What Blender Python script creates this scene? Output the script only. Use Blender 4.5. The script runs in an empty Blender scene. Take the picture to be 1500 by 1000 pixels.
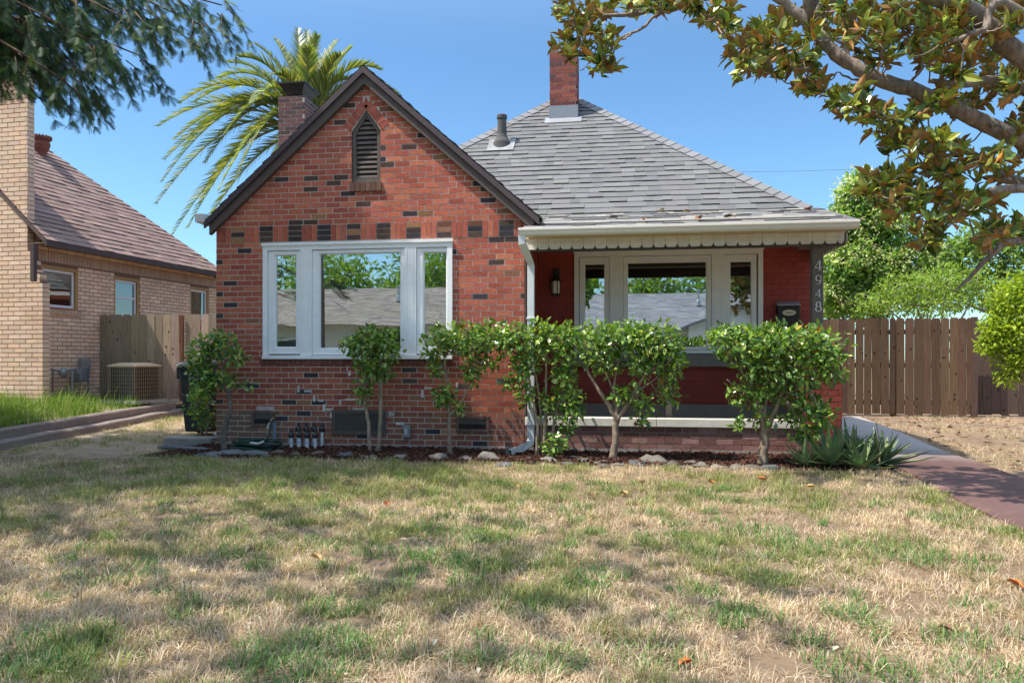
import bpy, math, random
import numpy as np
from mathutils import Vector, Matrix
random.seed(7); rng = np.random.default_rng(11)
R = math.radians
scn = bpy.context.scene
COL = scn.collection

# ------------------------------------------------------------------ camera model (eye at x=0,y=0; y runs from the street towards the house)
FOC = 1100.0; YAW = math.atan(FOC / 7500.0); EYE = 1.06; PCX, PCY = 750.0, 525.0
CYW, SYW = math.cos(YAW), math.sin(YAW)
def ray(px, py):
    a = (px - PCX) / FOC; b = -(py - PCY) / FOC
    return (a * CYW - SYW, a * SYW + CYW, b)
def atY(px, py, Y):
    d = ray(px, py); t = Y / d[1]; return Vector((d[0] * t, Y, EYE + d[2] * t))
def atZ(px, py, Z=0.0):
    d = ray(px, py); t = (Z - EYE) / d[2]; return Vector((d[0] * t, d[1] * t, Z))
def depth(X, Y): return Y * CYW - X * SYW

# ------------------------------------------------------------------ object helpers
ORIG = {}
def tag(o, label=None, cat=None, group=None, kind=None):
    if label: o['label'] = label
    if cat: o['category'] = cat
    if group: o['group'] = group
    if kind: o['kind'] = kind
    return o
def thing(name, label, cat, loc=(0, 0, 0), group=None, rz=0.0, local=False):
    o = bpy.data.objects.new(name, None); COL.objects.link(o)
    o.empty_display_size = 0.1
    o.location = loc; o.rotation_euler = (0, 0, rz)
    ORIG[o.name] = Vector((0, 0, 0)) if local else Vector(loc)
    return tag(o, label, cat, group)
def link(name, me, parent=None, loc=None):
    o = bpy.data.objects.new(name, me); COL.objects.link(o)
    if parent is not None:
        o.parent = parent; ORIG[o.name] = ORIG[parent.name]
    elif loc is not None:
        o.location = loc; ORIG[o.name] = Vector(loc)
    return o
def copy_thing(root):
    r = root.copy(); COL.objects.link(r)
    for ch in list(root.children):
        c = ch.copy(); COL.objects.link(c); c.parent = r
        for g in list(ch.children):
            d = g.copy(); COL.objects.link(d); d.parent = c
    return r
def raw_mesh(name, V, loops, starts, cols=None, mats=(), mi=None, smooth=False):
    me = bpy.data.meshes.new(name)
    V = np.asarray(V, dtype=np.float32); loops = np.asarray(loops, dtype=np.int32); starts = np.asarray(starts, dtype=np.int32)
    me.vertices.add(len(V)); me.vertices.foreach_set('co', V.ravel())
    me.loops.add(len(loops)); me.loops.foreach_set('vertex_index', loops)
    me.polygons.add(len(starts)); me.polygons.foreach_set('loop_start', starts)
    if mi is not None: me.polygons.foreach_set('material_index', np.asarray(mi, dtype=np.int32))
    me.polygons.foreach_set('use_smooth', np.full(len(starts), bool(smooth)))
    me.update(calc_edges=True)
    if cols is not None:
        a = me.color_attributes.new('col', 'FLOAT_COLOR', 'POINT')
        c = np.ones((len(V), 4), dtype=np.float32); c[:, :3] = cols
        a.data.foreach_set('color', c.ravel())
    for m in mats: me.materials.append(m)
    return me
def tri_object(name, V, F, C, mats, parent=None, loc=None, smooth=False, mi=None):
    off = ORIG[parent.name] if parent is not None else (Vector(loc) if loc is not None else Vector((0, 0, 0)))
    V = np.asarray(V, dtype=np.float32) - np.array(off, dtype=np.float32)
    F = np.asarray(F, dtype=np.int32)
    me = raw_mesh(name, V, F.ravel(), np.arange(len(F)) * F.shape[1], C, mats if isinstance(mats, (list, tuple)) else [mats], mi, smooth)
    return link(name, me, parent, loc)

class MB:
    """Collects boxes, tubes, prisms ... into one mesh; every vertex carries a paint colour."""
    def __init__(s): s.V = []; s.F = []; s.C = []; s.M = []
    def add(s, vs, fs, col=(1, 1, 1), mi=0):
        b = len(s.V); s.V += [tuple(v) for v in vs]; s.C += [tuple(col)] * len(vs)
        for f in fs: s.F.append(tuple(i + b for i in f)); s.M.append(mi)
    def hexa(s, p, col=(1, 1, 1), mi=0, skip=()):
        fs = [(0, 3, 2, 1), (4, 5, 6, 7), (0, 1, 5, 4), (1, 2, 6, 5), (2, 3, 7, 6), (3, 0, 4, 7)]
        s.add(p, [f for i, f in enumerate(fs) if i not in skip], col, mi)
    def box(s, x0, x1, y0, y1, z0, z1, col=(1, 1, 1), mi=0):
        s.hexa([(x0, y0, z0), (x1, y0, z0), (x1, y1, z0), (x0, y1, z0), (x0, y0, z1), (x1, y0, z1), (x1, y1, z1), (x0, y1, z1)], col, mi)
    def obox(s, c, ax, ay, az, col=(1, 1, 1), mi=0):
        c, ax, ay, az = Vector(c), Vector(ax), Vector(ay), Vector(az)
        s.hexa([c - ax - ay - az, c + ax - ay - az, c + ax + ay - az, c - ax + ay - az, c - ax - ay + az, c + ax - ay + az, c + ax + ay + az, c - ax + ay + az], col, mi)
    def bar(s, a, b, w, d, col=(1, 1, 1), up=(0, 0, 1), mi=0):
        a, b = Vector(a), Vector(b); t = (b - a); L = t.length; t = t / L
        u = Vector(up)
        if abs(t.dot(u)) > 0.98: u = Vector((0, 1, 0))
        sx = t.cross(u).normalized(); sy = sx.cross(t)
        s.obox((a + b) / 2, t * L / 2, sx * w / 2, sy * d / 2, col, mi)
    def prism(s, poly, off, col=(1, 1, 1), mi=0):
        n = len(poly); p = [Vector(v) for v in poly]; q = [v + Vector(off) for v in p]
        s.add(p + q, [tuple(range(n - 1, -1, -1)), tuple(range(n, 2 * n))] + [(i, (i + 1) % n, n + (i + 1) % n, n + i) for i in range(n)], col, mi)
    def tube(s, pts, rad, n=8, col=(1, 1, 1), mi=0, cap=True, squash=1.0):
        pts = [Vector(p) for p in pts]
        if not isinstance(rad, (list, tuple)): rad = [rad] * len(pts)
        t0 = (pts[1] - pts[0]).normalized(); u = Vector((0, 0, 1)) if abs(t0.z) < 0.9 else Vector((1, 0, 0))
        ring = []; vs = []
        for i, p in enumerate(pts):
            t = (pts[min(i + 1, len(pts) - 1)] - pts[max(i - 1, 0)])
            t = t.normalized() if t.length > 1e-9 else t0
            x = (u - t * u.dot(t))
            x = x.normalized() if x.length > 1e-6 else Vector((1, 0, 0)); u = x; y = t.cross(x)
            for k in range(n):
                a = 2 * math.pi * k / n
                vs.append(p + (x * math.cos(a) + y * math.sin(a) * squash) * rad[i])
        fs = []
        for i in range(len(pts) - 1):
            for k in range(n):
                fs.append((i * n + k, i * n + (k + 1) % n, (i + 1) * n + (k + 1) % n, (i + 1) * n + k))
        if cap: fs += [tuple(range(n - 1, -1, -1)), tuple(range((len(pts) - 1) * n, len(pts) * n))]
        s.add(vs, fs, col, mi)
    def lathe(s, prof, c, n=20, col=(1, 1, 1), mi=0):
        c = Vector(c); vs = []; fs = []
        for r, z in prof:
            for k in range(n):
                a = 2 * math.pi * k / n; vs.append((c.x + r * math.cos(a), c.y + r * math.sin(a), c.z + z))
        m = len(prof)
        for i in range(m - 1):
            for k in range(n): fs.append((i * n + k, i * n + (k + 1) % n, (i + 1) * n + (k + 1) % n, (i + 1) * n + k))
        fs += [tuple(range(n - 1, -1, -1)), tuple(range((m - 1) * n, m * n))]
        s.add(vs, fs, col, mi)
    def build(s, name, mats, parent=None, loc=None, smooth=False, bevel=0.0):
        off = ORIG[parent.name] if parent is not None else (Vector(loc) if loc is not None else Vector((0, 0, 0)))
        V = np.array(s.V, dtype=np.float32) - np.array(off, dtype=np.float32)
        loops = [i for f in s.F for i in f]; st = np.cumsum([0] + [len(f) for f in s.F[:-1]])
        me = raw_mesh(name, V, loops, st, np.array(s.C, dtype=np.float32), mats if isinstance(mats, (list, tuple)) else [mats], s.M, smooth)
        o = link(name, me, parent, loc)
        if bevel:
            m = o.modifiers.new('edge', 'BEVEL'); m.width = bevel; m.segments = 2; m.limit_method = 'ANGLE'; m.angle_limit = R(40)
        return o

def rnd(a, b): return random.uniform(a, b)
def lin(r, g, b, k=1.0):
    f = lambda c: ((c / 255 + 0.055) / 1.055) ** 2.4 if c > 10 else c / 255 / 12.92
    return (f(r) * k, f(g) * k, f(b) * k)
def vary(c, a=0.15):
    k = 1 + rnd(-a, a); return (c[0] * k, c[1] * k * (1 + rnd(-a, a) * .3), c[2] * k * (1 + rnd(-a, a) * .3))

# value noise, numpy
_lat = rng.random((64, 256, 256)).astype(np.float32)
def vnoise(x, y, seed=0):
    x = np.asarray(x, dtype=np.float64) + 1000; y = np.asarray(y, dtype=np.float64) + 1000
    xi = np.floor(x).astype(int); yi = np.floor(y).astype(int); fx = x - xi; fy = y - yi
    fx = fx * fx * (3 - 2 * fx); fy = fy * fy * (3 - 2 * fy); g = _lat[seed % 64]
    a = g[xi % 256, yi % 256]; b = g[(xi + 1) % 256, yi % 256]; c = g[xi % 256, (yi + 1) % 256]; d = g[(xi + 1) % 256, (yi + 1) % 256]
    return (a * (1 - fx) + b * fx) * (1 - fy) + (c * (1 - fx) + d * fx) * fy
def fbm(x, y, seed=0, oct=3):
    v = 0; w = 0.5; t = 0
    for k in range(oct):
        v = v + w * vnoise(x * 2 ** k, y * 2 ** k, seed + k); t += w; w *= .55
    return v / t

# ------------------------------------------------------------------ materials
MATS = {}
class NT:
    def __init__(s, name):
        s.m = bpy.data.materials.new(name); s.m.use_nodes = True; s.t = s.m.node_tree
        s.p = s.t.nodes['Principled BSDF']; s.out = s.t.nodes['Material Output']; MATS[name] = s.m
    def n(s, typ, **kw):
        d = s.t.nodes.new(typ)
        for k, v in kw.items():
            if k in ('operation', 'blend_type', 'data_type', 'attribute_name', 'feature', 'noise_dimensions', 'interpolation_type', 'wave_type', 'bands_direction'): setattr(d, k, v)
            else: d.inputs[k].default_value = v
        return d
    def l(s, a, b): s.t.links.new(a, b)
    def coord(s, scale=(1, 1, 1), obj=True):
        tc = s.t.nodes.new('ShaderNodeTexCoord'); mp = s.t.nodes.new('ShaderNodeMapping'); mp.inputs['Scale'].default_value = scale
        s.l(tc.outputs['Object'], mp.inputs['Vector']); return mp.outputs['Vector']
    def noise(s, scale, detail=4, rough=.6, vec=None):
        d = s.n('ShaderNodeTexNoise', Scale=scale, Detail=detail, Roughness=rough)
        if vec is not None: s.l(vec, d.inputs['Vector'])
        return d.outputs['Fac']
    def remap(s, fac, a, b, c=0.0, d=1.0):
        m = s.n('ShaderNodeMapRange', **{'From Min': a, 'From Max': b, 'To Min': c, 'To Max': d}); s.l(fac, m.inputs['Value']); return m.outputs['Result']
    def mix(s, a, b, fac, blend='MIX'):
        m = s.n('ShaderNodeMix', data_type='RGBA', blend_type=blend)
        for sock, v in ((m.inputs[6], a), (m.inputs[7], b)):
            if isinstance(v, tuple): sock.default_value = (*v[:3], 1)
            else: s.l(v, sock)
        if isinstance(fac, (int, float)): m.inputs[0].default_value = fac
        else: s.l(fac, m.inputs[0])
        return m.outputs[2]
    def scale(s, col, fac):           # colour x scalar socket
        m = s.n('ShaderNodeVectorMath', operation='SCALE'); s.l(col, m.inputs[0]); s.l(fac, m.inputs['Scale']); return m.outputs[0]
    def attr(s): return s.n('ShaderNodeAttribute', attribute_name='col').outputs['Color']
    def bump(s, h, strength=.3, dist=.01):
        b = s.n('ShaderNodeBump', Strength=strength, Distance=dist); s.l(h, b.inputs['Height']); s.l(b.outputs['Normal'], s.p.inputs['Normal'])
    def set(s, col=None, rough=None, spec=None, metal=None):
        if col is not None:
            if isinstance(col, tuple): s.p.inputs['Base Color'].default_value = (*col, 1)
            else: s.l(col, s.p.inputs['Base Color'])
        if rough is not None:
            if isinstance(rough, (int, float)): s.p.inputs['Roughness'].default_value = rough
            else: s.l(rough, s.p.inputs['Roughness'])
        if spec is not None: s.p.inputs['Specular IOR Level'].default_value = spec
        if metal is not None: s.p.inputs['Metallic'].default_value = metal
        return s.m

def mk_attr(name, rough=.8, spec=.3, nscale=30, namp=.25, bstr=.3, bdist=.004, stretch=(1, 1, 1), metal=0.0, dirt=0.0, dirtcol=(.12, .10, .08)):
    t = NT(name); v = t.coord(stretch)
    f = t.noise(nscale, 5, .65, v); k = t.remap(f, .25, .75, 1 - namp, 1 + namp)
    c = t.scale(t.attr(), k)
    if dirt:
        d = t.noise(1.7, 5, .7); c = t.mix(c, dirtcol, t.remap(d, .5, .8, 0, dirt))
    t.bump(f, bstr, bdist); return t.set(c, rough, spec, metal)
mk_attr('brick', .9, .2, 38, .36, .5, .006, dirt=.18, dirtcol=(.16, .10, .075))
mk_attr('tan_brick', .9, .2, 45, .15, .4, .005, dirt=.18, dirtcol=(.20, .10, .05))
mk_attr('mortar', .95, .1, 80, .15, .4, .003, dirt=.2, dirtcol=(.20, .15, .12))
mk_attr('painted_brick', .7, .3, 25, .12, .4, .006, dirt=.25, dirtcol=(.07, .016, .012))
mk_attr('paint', .5, .4, 12, .05, .08, .002, dirt=.10, dirtcol=(.42, .38, .30))
mk_attr('old_paint', .6, .3, 14, .12, .2, .003, dirt=.35, dirtcol=(.40, .30, .18))
mk_attr('brown_paint', .65, .3, 20, .18, .2, .003, stretch=(1, 1, 6), dirt=.3, dirtcol=(.10, .08, .07))
mk_attr('shingle', .95, .15, 120, .30, .6, .004, dirt=.12, dirtcol=(.06, .055, .05))
mk_attr('fence_wood', .85, .2, 9, .38, .4, .004, stretch=(6, 6, .35), dirt=.35, dirtcol=(.10, .075, .06))
mk_attr('bark', .9, .2, 24, .6, 1.0, .02, stretch=(1, 1, .5), dirt=.45, dirtcol=(.11, .095, .08))
mk_attr('metal', .4, .5, 18, .15, .1, .002, metal=.35, dirt=.2)
mk_attr('plastic', .45, .45, 20, .10, .1, .002, dirt=.15, dirtcol=(.08, .075, .07))
mk_attr('rubber', .5, .4, 20, .12, .1, .002)
mk_attr('stone', .92, .2, 14, .35, .7, .015, dirt=.35, dirtcol=(.10, .085, .065))
mk_attr('concrete', .92, .2, 9, .22, .5, .006, dirt=.5, dirtcol=(.13, .11, .09))
mk_attr('terracotta', .75, .3, 25, .2, .3, .004)
mk_attr('mulch_chip', .95, .1, 40, .35, .4, .004)

def mk_leaf(name, rough=.38, spec=.45, trans=.25, tint=(1.0, 1.15, .45)):
    t = NT(name); f = t.noise(55, 3, .6); c = t.scale(t.attr(), t.remap(f, .3, .7, .8, 1.2))
    t.set(c, rough, spec)
    tr = t.n('ShaderNodeBsdfTranslucent'); t.l(t.mix(c, tint, 1.0, 'MULTIPLY'), tr.inputs['Color'])
    mx = t.n('ShaderNodeMixShader', Fac=trans); t.l(t.p.outputs[0], mx.inputs[1]); t.l(tr.outputs[0], mx.inputs[2])
    t.l(mx.outputs[0], t.out.inputs['Surface']); return t.m
mk_leaf('glossy_leaf', .27, .6, .28, (1.5, 1.6, .5))
mk_leaf('tree_leaf', .5, .35, .35, (1.6, 1.7, .6))
mk_leaf('needle_leaf', .6, .25, .2, (1.3, 1.4, .6))
mk_leaf('grass_blade', .65, .25, .3, (1.25, 1.25, .7))
mk_leaf('palm_leaf', .42, .45, .3, (1.6, 1.6, .45))
mk_leaf('aloe_leaf', .5, .4, .05, (1, 1.1, .6))
mk_leaf('dead_leaf', .6, .3, .12, (1.3, .9, .5))

def mk_glass(name, refl, tint=(.62, .66, .66)):
    t = NT(name); fr = t.n('ShaderNodeFresnel', IOR=1.5)
    tb = t.n('ShaderNodeBsdfTransparent', Color=(*tint, 1)); gl = t.n('ShaderNodeBsdfGlossy', Color=(.95, .97, .97, 1), Roughness=0.0)
    wob = t.noise(1.3, 1, .4); b = t.n('ShaderNodeBump', Strength=.035, Distance=.05); t.l(wob, b.inputs['Height']); t.l(b.outputs['Normal'], gl.inputs['Normal'])
    ad = t.n('ShaderNodeMath', operation='ADD'); t.l(fr.outputs[0], ad.inputs[0]); ad.inputs[1].default_value = refl; ad.use_clamp = True
    mx = t.n('ShaderNodeMixShader'); t.l(ad.outputs[0], mx.inputs[0]); t.l(tb.outputs[0], mx.inputs[1]); t.l(gl.outputs[0], mx.inputs[2])
    t.l(mx.outputs[0], t.out.inputs['Surface']); return t.m
mk_glass('window_glass', .48)
mk_glass('side_glass', .16)
mk_glass('lamp_glass', .05, (.95, .93, .85))

def mk_ground(name, c1, c2, c3, s1=.9, s2=14, bstr=.6, bdist=.02, rough=.95):
    t = NT(name); v = t.coord()
    a = t.noise(s1, 6, .65, v); b = t.noise(s2, 6, .7, v); c = t.noise(90, 4, .7, v)
    col = t.mix(c1, c2, t.remap(a, .38, .62)); col = t.mix(col, c3, t.remap(b, .48, .72, 0, .8))
    col = t.scale(col, t.remap(c, .25, .75, .7, 1.3))
    t.bump(t.n('ShaderNodeMath', operation='ADD').outputs[0] if False else b, bstr, bdist); return t.set(col, rough, .15)
mk_ground('far_ground', (.20, .17, .10), (.13, .14, .06), (.24, .20, .13))
mk_ground('lawn_soil', (.22, .155, .10), (.18, .13, .08), (.12, .085, .06), 1.3, 22)
mk_ground('dry_yard', (.27, .185, .12), (.17, .115, .08), (.33, .255, .155), 1.6, 12)
mk_ground('bed_soil', (.045, .026, .02), (.07, .04, .03), (.10, .06, .045), 2, 25)
mk_ground('side_dirt', (.33, .245, .18), (.25, .20, .12), (.38, .30, .22), 1.5, 9)
mk_ground('weed_soil', (.15, .15, .06), (.22, .19, .11), (.30, .24, .16), 1.4, 9)
mk_ground('asphalt', (.055, .055, .055), (.065, .063, .06), (.045, .045, .045), 2, 40, .3, .005)
mk_ground('pavement', (.36, .34, .31), (.30, .28, .26), (.40, .38, .35), 2, 20, .3, .005)

def mk_path():
    t = NT('path_concrete'); v = t.coord()
    a = t.noise(1.1, 5, .65, v); b = t.noise(18, 6, .7, v)
    sep = t.n('ShaderNodeSeparateXYZ'); t.l(v, sep.inputs[0])
    wob = t.n('ShaderNodeMath', operation='ADD'); t.l(sep.outputs['Y'], wob.inputs[0]); t.l(t.remap(a, 0, 1, -.9, .9), wob.inputs[1])
    far = t.remap(wob.outputs[0], 8.1, 9.4)                   # colour turns from red to grey towards the side gate
    red = t.mix((.115, .058, .051), (.17, .096, .083), t.remap(a, .35, .65)); red = t.mix(red, (.10, .068, .062), t.remap(b, .45, .7, 0, .85))
    gry = t.mix((.40, .37, .35), (.30, .28, .27), t.remap(b, .4, .65))
    c = t.mix(red, gry, far); t.bump(b, .4, .006); return t.set(c, .85, .25)
mk_path()

BLACKM = lambda: MATS['plastic']

# ------------------------------------------------------------------ bricks and shingles
def cut(iv, holes):
    out = [iv]
    for h0, h1 in holes:
        nxt = []
        for a, b in out:
            if h1 <= a or h0 >= b: nxt.append((a, b)); continue
            if h0 - a > .02: nxt.append((a, h0))
            if b - h1 > .02: nxt.append((h1, b))
        out = nxt
    return out
def bricks(mb, O, U, N, u0, u1, z0, z1, colf, holes=None, L=.176, J=.0105, H=.065, proud=.0035, rag=.0015, ends=None, skipz=None, phase=0.0):
    """Real brick faces laid in running bond on the plane through O with in-wall axis U and outward normal N."""
    O, U, N = Vector(O), Vector(U), Vector(N); nrow = int(math.ceil((z1 - z0) / H - 1e-6)); jz = J
    for r in range(nrow):
        za = z0 + r * H + jz / 2; zb = min(z0 + (r + 1) * H - jz / 2, z1)
        if zb - za < .02: continue
        if skipz and skipz(za, zb): continue
        a0, a1 = (u0, u1) if ends is None else ends(za, zb)
        if a1 - a0 < .04: continue
        off = phase + ((L + J) / 2 if r % 2 else 0.0) + rnd(-.006, .006)
        k0 = int(math.floor((a0 - u0 - off) / (L + J))) - 1
        u = u0 + off + k0 * (L + J)
        while u < a1:
            s, e = max(u, a0), min(u + L, a1)
            if e - s > .025:
                for p, q in cut((s, e), holes(za, zb) if holes else []):
                    if q - p < .02: continue
                    c = colf((p + q) / 2, (za + zb) / 2, q - p)
                    f = proud + rnd(-rag, rag); b = -.02; t1 = rnd(-rag, rag) * .8; zz = rnd(-.001, .001)
                    P = lambda uu, out, z: O + U * uu + N * out + Vector((0, 0, z))
                    mb.hexa([P(p, f + t1, za + zz), P(q, f - t1, za + zz), P(q, b, za), P(p, b, za), P(p, f + t1, zb + zz), P(q, f - t1, zb + zz), P(q, b, zb), P(p, b, zb)], c, 0, skip=(4,))
            u += L + J
def shingles(mb, O, U, S, N, s0, s1, lo, hi, colf, expo=.145, wmin=.12, wmax=.27, lap=.03, thk=(.012, .015, .019, .022), core=.22):
    """Laminated roof tabs as real overlapping wedges: U along the eave, S up the slope, N outward."""
    O, U, S, N = map(Vector, (O, U, S, N)); s = s0; P = lambda u, t, n: O + U * u + S * t + N * n
    while s < s1 - .01:
        e = min(s + expo + lap, s1); a, b = lo(s), hi(s); a2, b2 = lo(e), hi(e)
        u = a - rnd(0, wmax)
        while u < b:
            w = rnd(wmin, wmax); th = random.choice(thk); p, q = max(u, a), min(u + w, b)
            if q - p > .01:
                p2 = max(u, a2) if u > a + 1e-6 else a2; q2 = min(u + w, b2) if u + w < b - 1e-6 else b2
                p2 = min(p2, b2); q2 = max(q2, p2 + .001)
                c = colf(u, s); j = rnd(-.003, .003); dk = tuple(v * core for v in c)
                v = [P(p, s + j, th), P(q, s + j, th), P(q2, e, .003), P(p2, e, .003), P(p, s + j, -.004), P(q, s + j, -.004), P(p2, e, -.004), P(q2, e, -.004)]
                mb.add(v[:4], [(0, 1, 2, 3)], c); mb.add(v, [(4, 5, 1, 0), (4, 0, 3, 6), (1, 5, 7, 2)], dk)     # cut edges show the dark asphalt core
            u += w
        s += expo

# ------------------------------------------------------------------ foliage
def norm(a): return a / np.maximum(np.linalg.norm(a, axis=-1, keepdims=True), 1e-9)
LEAF_V = np.array([(0, 0, 0), (.33, 0, -.03), (.7, 0, -.035), (1, 0, -.10), (.30, .5, .05), (.68, .40, .03), (.30, -.5, .05), (.68, -.40, .03)], dtype=np.float32)
LEAF_F = np.array([(0, 6, 1), (0, 1, 4), (1, 6, 7), (1, 7, 2), (4, 1, 2), (4, 2, 5), (2, 7, 3), (5, 2, 3)], dtype=np.int32)
LEAF2_V = np.array([(0, 0, 0), (.45, .5, .06), (.45, -.5, .06), (1, 0, -.06)], dtype=np.float32)
LEAF2_F = np.array([(0, 2, 3), (0, 3, 1)], dtype=np.int32)
def instances(TV, TF, pos, X, Nn, L, W, col):
    X = norm(X); Nn = norm(Nn - X * np.sum(Nn * X, -1, keepdims=True)); B = np.cross(Nn, X)
    n = len(pos); L = np.broadcast_to(L, (n,)); W = np.broadcast_to(W, (n,))
    V = pos[:, None] + TV[None, :, 0, None] * (X * L[:, None])[:, None] + TV[None, :, 1, None] * (B * W[:, None])[:, None] + TV[None, :, 2, None] * (Nn * L[:, None])[:, None]
    F = TF[None] + (np.arange(n) * len(TV))[:, None, None]
    C = np.repeat(col, len(TV), axis=0)
    return V.reshape(-1, 3), F.reshape(-1, 3), C
def join(parts):
    V, F, C, b = [], [], [], 0
    for v, f, c in parts: V.append(v); F.append(f + b); C.append(c); b += len(v)
    return np.concatenate(V), np.concatenate(F), np.concatenate(C)
def pick(cols, n, amp=.25, w=None):
    cols = np.array(cols, dtype=np.float32); i = rng.choice(len(cols), n, p=w)
    return cols[i] * (1 + rng.uniform(-amp, amp, (n, 1))).astype(np.float32)
def lobe_points(lobes, per_m3=None, shell=.45):
    P, O = [], []
    for cx, cy, cz, rx, ry, rz, n in lobes:
        d = norm(rng.normal(size=(n, 3))); r = rng.random((n, 1)) ** shell
        lump = 1 + .16 * (vnoise(d[:, 0] * 2.3 + cx * 3, d[:, 2] * 2.3 + d[:, 1] * 1.7 + cz * 3, 5)[:, None] - .5) * 2
        P.append(np.array([cx, cy, cz]) + d * r * lump * np.array([rx, ry, rz])); O.append(norm(d / np.array([rx, ry, rz])))
    return np.concatenate(P), np.concatenate(O)
def leaves_on(P, O, L, W, cols, up=.6, amp=.25, w=None, jit=.7, droop=.15, simple=False):
    n = len(P); X = O * .7 + rng.normal(size=(n, 3)) * jit + np.array([0, 0, -droop]); N = O * .55 + np.array([0, 0, up]) + rng.normal(size=(n, 3)) * .45
    s = rng.uniform(.65, 1.25, n)
    return instances(LEAF2_V if simple else LEAF_V, LEAF2_F if simple else LEAF_F, P, X, N, L * s, W * s, pick(cols, n, amp, w))
def curve(a, b, bend, n=5):
    a, b = Vector(a), Vector(b); m = (a + b) / 2 + Vector(bend)
    return [(1 - t) ** 2 * a + 2 * t * (1 - t) * m + t * t * b for t in [i / (n - 1) for i in range(n)]]
# ================================================================== THE BRICK HOUSE
GY = 8.5; GX0, GX1 = -4.874, -1.105; GC = -2.985          # gable front plane, its sides and its centre line
PY = 9.95                                                  # recessed porch wall
SLP = .885; APEX = 4.45
RED = [(.46, .125, .078), (.42, .11, .072), (.50, .15, .09), (.38, .098, .066), (.52, .17, .10), (.44, .13, .088)]
DARK = [(.055, .042, .045), (.075, .05, .045), (.045, .04, .05), (.09, .055, .045)]
TAN = [(.34, .17, .085), (.28, .13, .08)]
MORT = (.57, .49, .43)
house = thing('brick_house', 'single storey red brick house with steep front gable, grey shingle roof and recessed porch', 'house', (-1.2, 8.5, 0))

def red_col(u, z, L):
    k = .74 + .26 * min(1, max(0, (z - .9) / .5))             # the lower courses get a darker tone
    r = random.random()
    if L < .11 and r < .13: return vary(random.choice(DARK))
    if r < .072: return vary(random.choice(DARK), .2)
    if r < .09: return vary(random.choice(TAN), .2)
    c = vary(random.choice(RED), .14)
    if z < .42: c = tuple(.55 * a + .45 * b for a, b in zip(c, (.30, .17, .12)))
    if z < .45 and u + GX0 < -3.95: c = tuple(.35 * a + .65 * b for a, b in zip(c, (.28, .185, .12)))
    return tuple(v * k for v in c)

W1 = dict(x0=-4.262, x1=-1.938, z0=1.055, z1=2.425)           # front window opening
LV = dict(c=-2.982, hw=.178, z0=3.135, zs=3.74, zp=3.985)     # louvre opening
VENTS = [(-4.415, -4.135, .245, .44), (-3.40, -2.735, .165, .455), (-1.90, -1.51, .215, .40)]
def rake_ends(za, zb):
    w = (APEX - .13 - zb) / SLP; return max(GX0, GC - w) - GX0, min(GX1, GC + w) - GX0
def lv_half(z):
    if z < LV['z0'] or z > LV['zp']: return 0
    return LV['hw'] if z <= LV['zs'] else LV['hw'] * (LV['zp'] - z) / (LV['zp'] - LV['zs'])
def front_holes(za, zb):
    h = []; z = (za + zb) / 2
    if zb > W1['z0'] + .01 and za < W1['z1'] - .01: h.append((W1['x0'] - GX0, W1['x1'] - GX0))
    if zb > LV['z0'] and za < LV['zp'] + .14:                  # opening plus its brick chevron
        hw2 = LV['hw'] if z < 3.745 else (.199 + (z - 3.738) * 1.28 if z < 3.80 else max(0, .285 - .778 * (z - 3.802)))
        h.append((LV['c'] - hw2 - GX0, LV['c'] + hw2 - GX0))
    return h
m = MB()
SZ0, SZ1 = 2.455, 2.65                                          # the band of upright and dark flat bricks over the window
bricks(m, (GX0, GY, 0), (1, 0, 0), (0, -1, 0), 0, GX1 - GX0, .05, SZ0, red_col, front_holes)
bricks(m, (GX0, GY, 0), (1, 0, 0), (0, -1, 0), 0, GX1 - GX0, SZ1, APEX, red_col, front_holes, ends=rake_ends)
u = GX0; k = 0
flat_cols = ['T', 'D', 'D', 'D', 'T', 'D', 'T', 'T', 'T', 'D', 'T']
while u < GX1 - .02:
    for i in range(3):                                          # three upright bricks
        a, b = u + i * .0635 + .004, min(u + (i + 1) * .0635 - .004, GX1)
        if b - a > .015: m.box(a, b, GY - .008 + rnd(-.002, .002), GY + .02, SZ0 + .005, SZ1 - .006, vary(random.choice(RED), .12))
    for i in range(3):                                          # three flat bricks, mostly dark clinkers
        a, b = u + .1945 + rnd(0, .004), min(u + .361, GX1); z = SZ0 + i * .065 + .005
        if b - a > .02:
            t = flat_cols[k % 11]
            c = random.choice(DARK) if t == 'D' or random.random() < .35 else random.choice(TAN + [(.20, .085, .05)])
            m.box(a, b, GY - .008 + rnd(-.002, .002), GY + .02, z, z + .055, vary(c, .2))
    u += .365; k += 1
for s in (-1, 1):                                               # chevron of bricks over the louvre
    p0 = Vector((LV['c'] + s * (LV['hw'] + .062), GY, LV['zs'] + .03)); p1 = Vector((LV['c'] + s * .012, GY, LV['zp'] + .078)); d = (p1 - p0).normalized(); n2 = Vector((-d.z * s, 0, d.x * s)) * -1
    L = (p1 - p0).length; nb = 5
    for i in range(nb):
        cc = p0 + d * (L * (i + .5) / nb); m.obox(cc + Vector((0, .003, 0)), d * (L / nb / 2 - .005), Vector((0, .012, 0)), n2 * .052, vary(random.choice(RED), .12))
m.prism([(LV['c'] - .05, GY - .0075, LV['zp'] + .03), (LV['c'], GY - .0075, LV['zp'] + .003), (LV['c'] + .05, GY - .0075, LV['zp'] + .03), (LV['c'], GY - .0075, LV['zp'] + .155)], (0, .02, 0), vary(RED[1]))
for i in range(6):                                              # rowlock sill under the louvre
    a = LV['c'] - .195 + i * .065; m.box(a + .003, a + .062, GY - .03, GY + .02, LV['z0'] - .108, LV['z0'] - .005, vary((.17, .095, .07), .2))
x = W1['x0'] - .045
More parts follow.
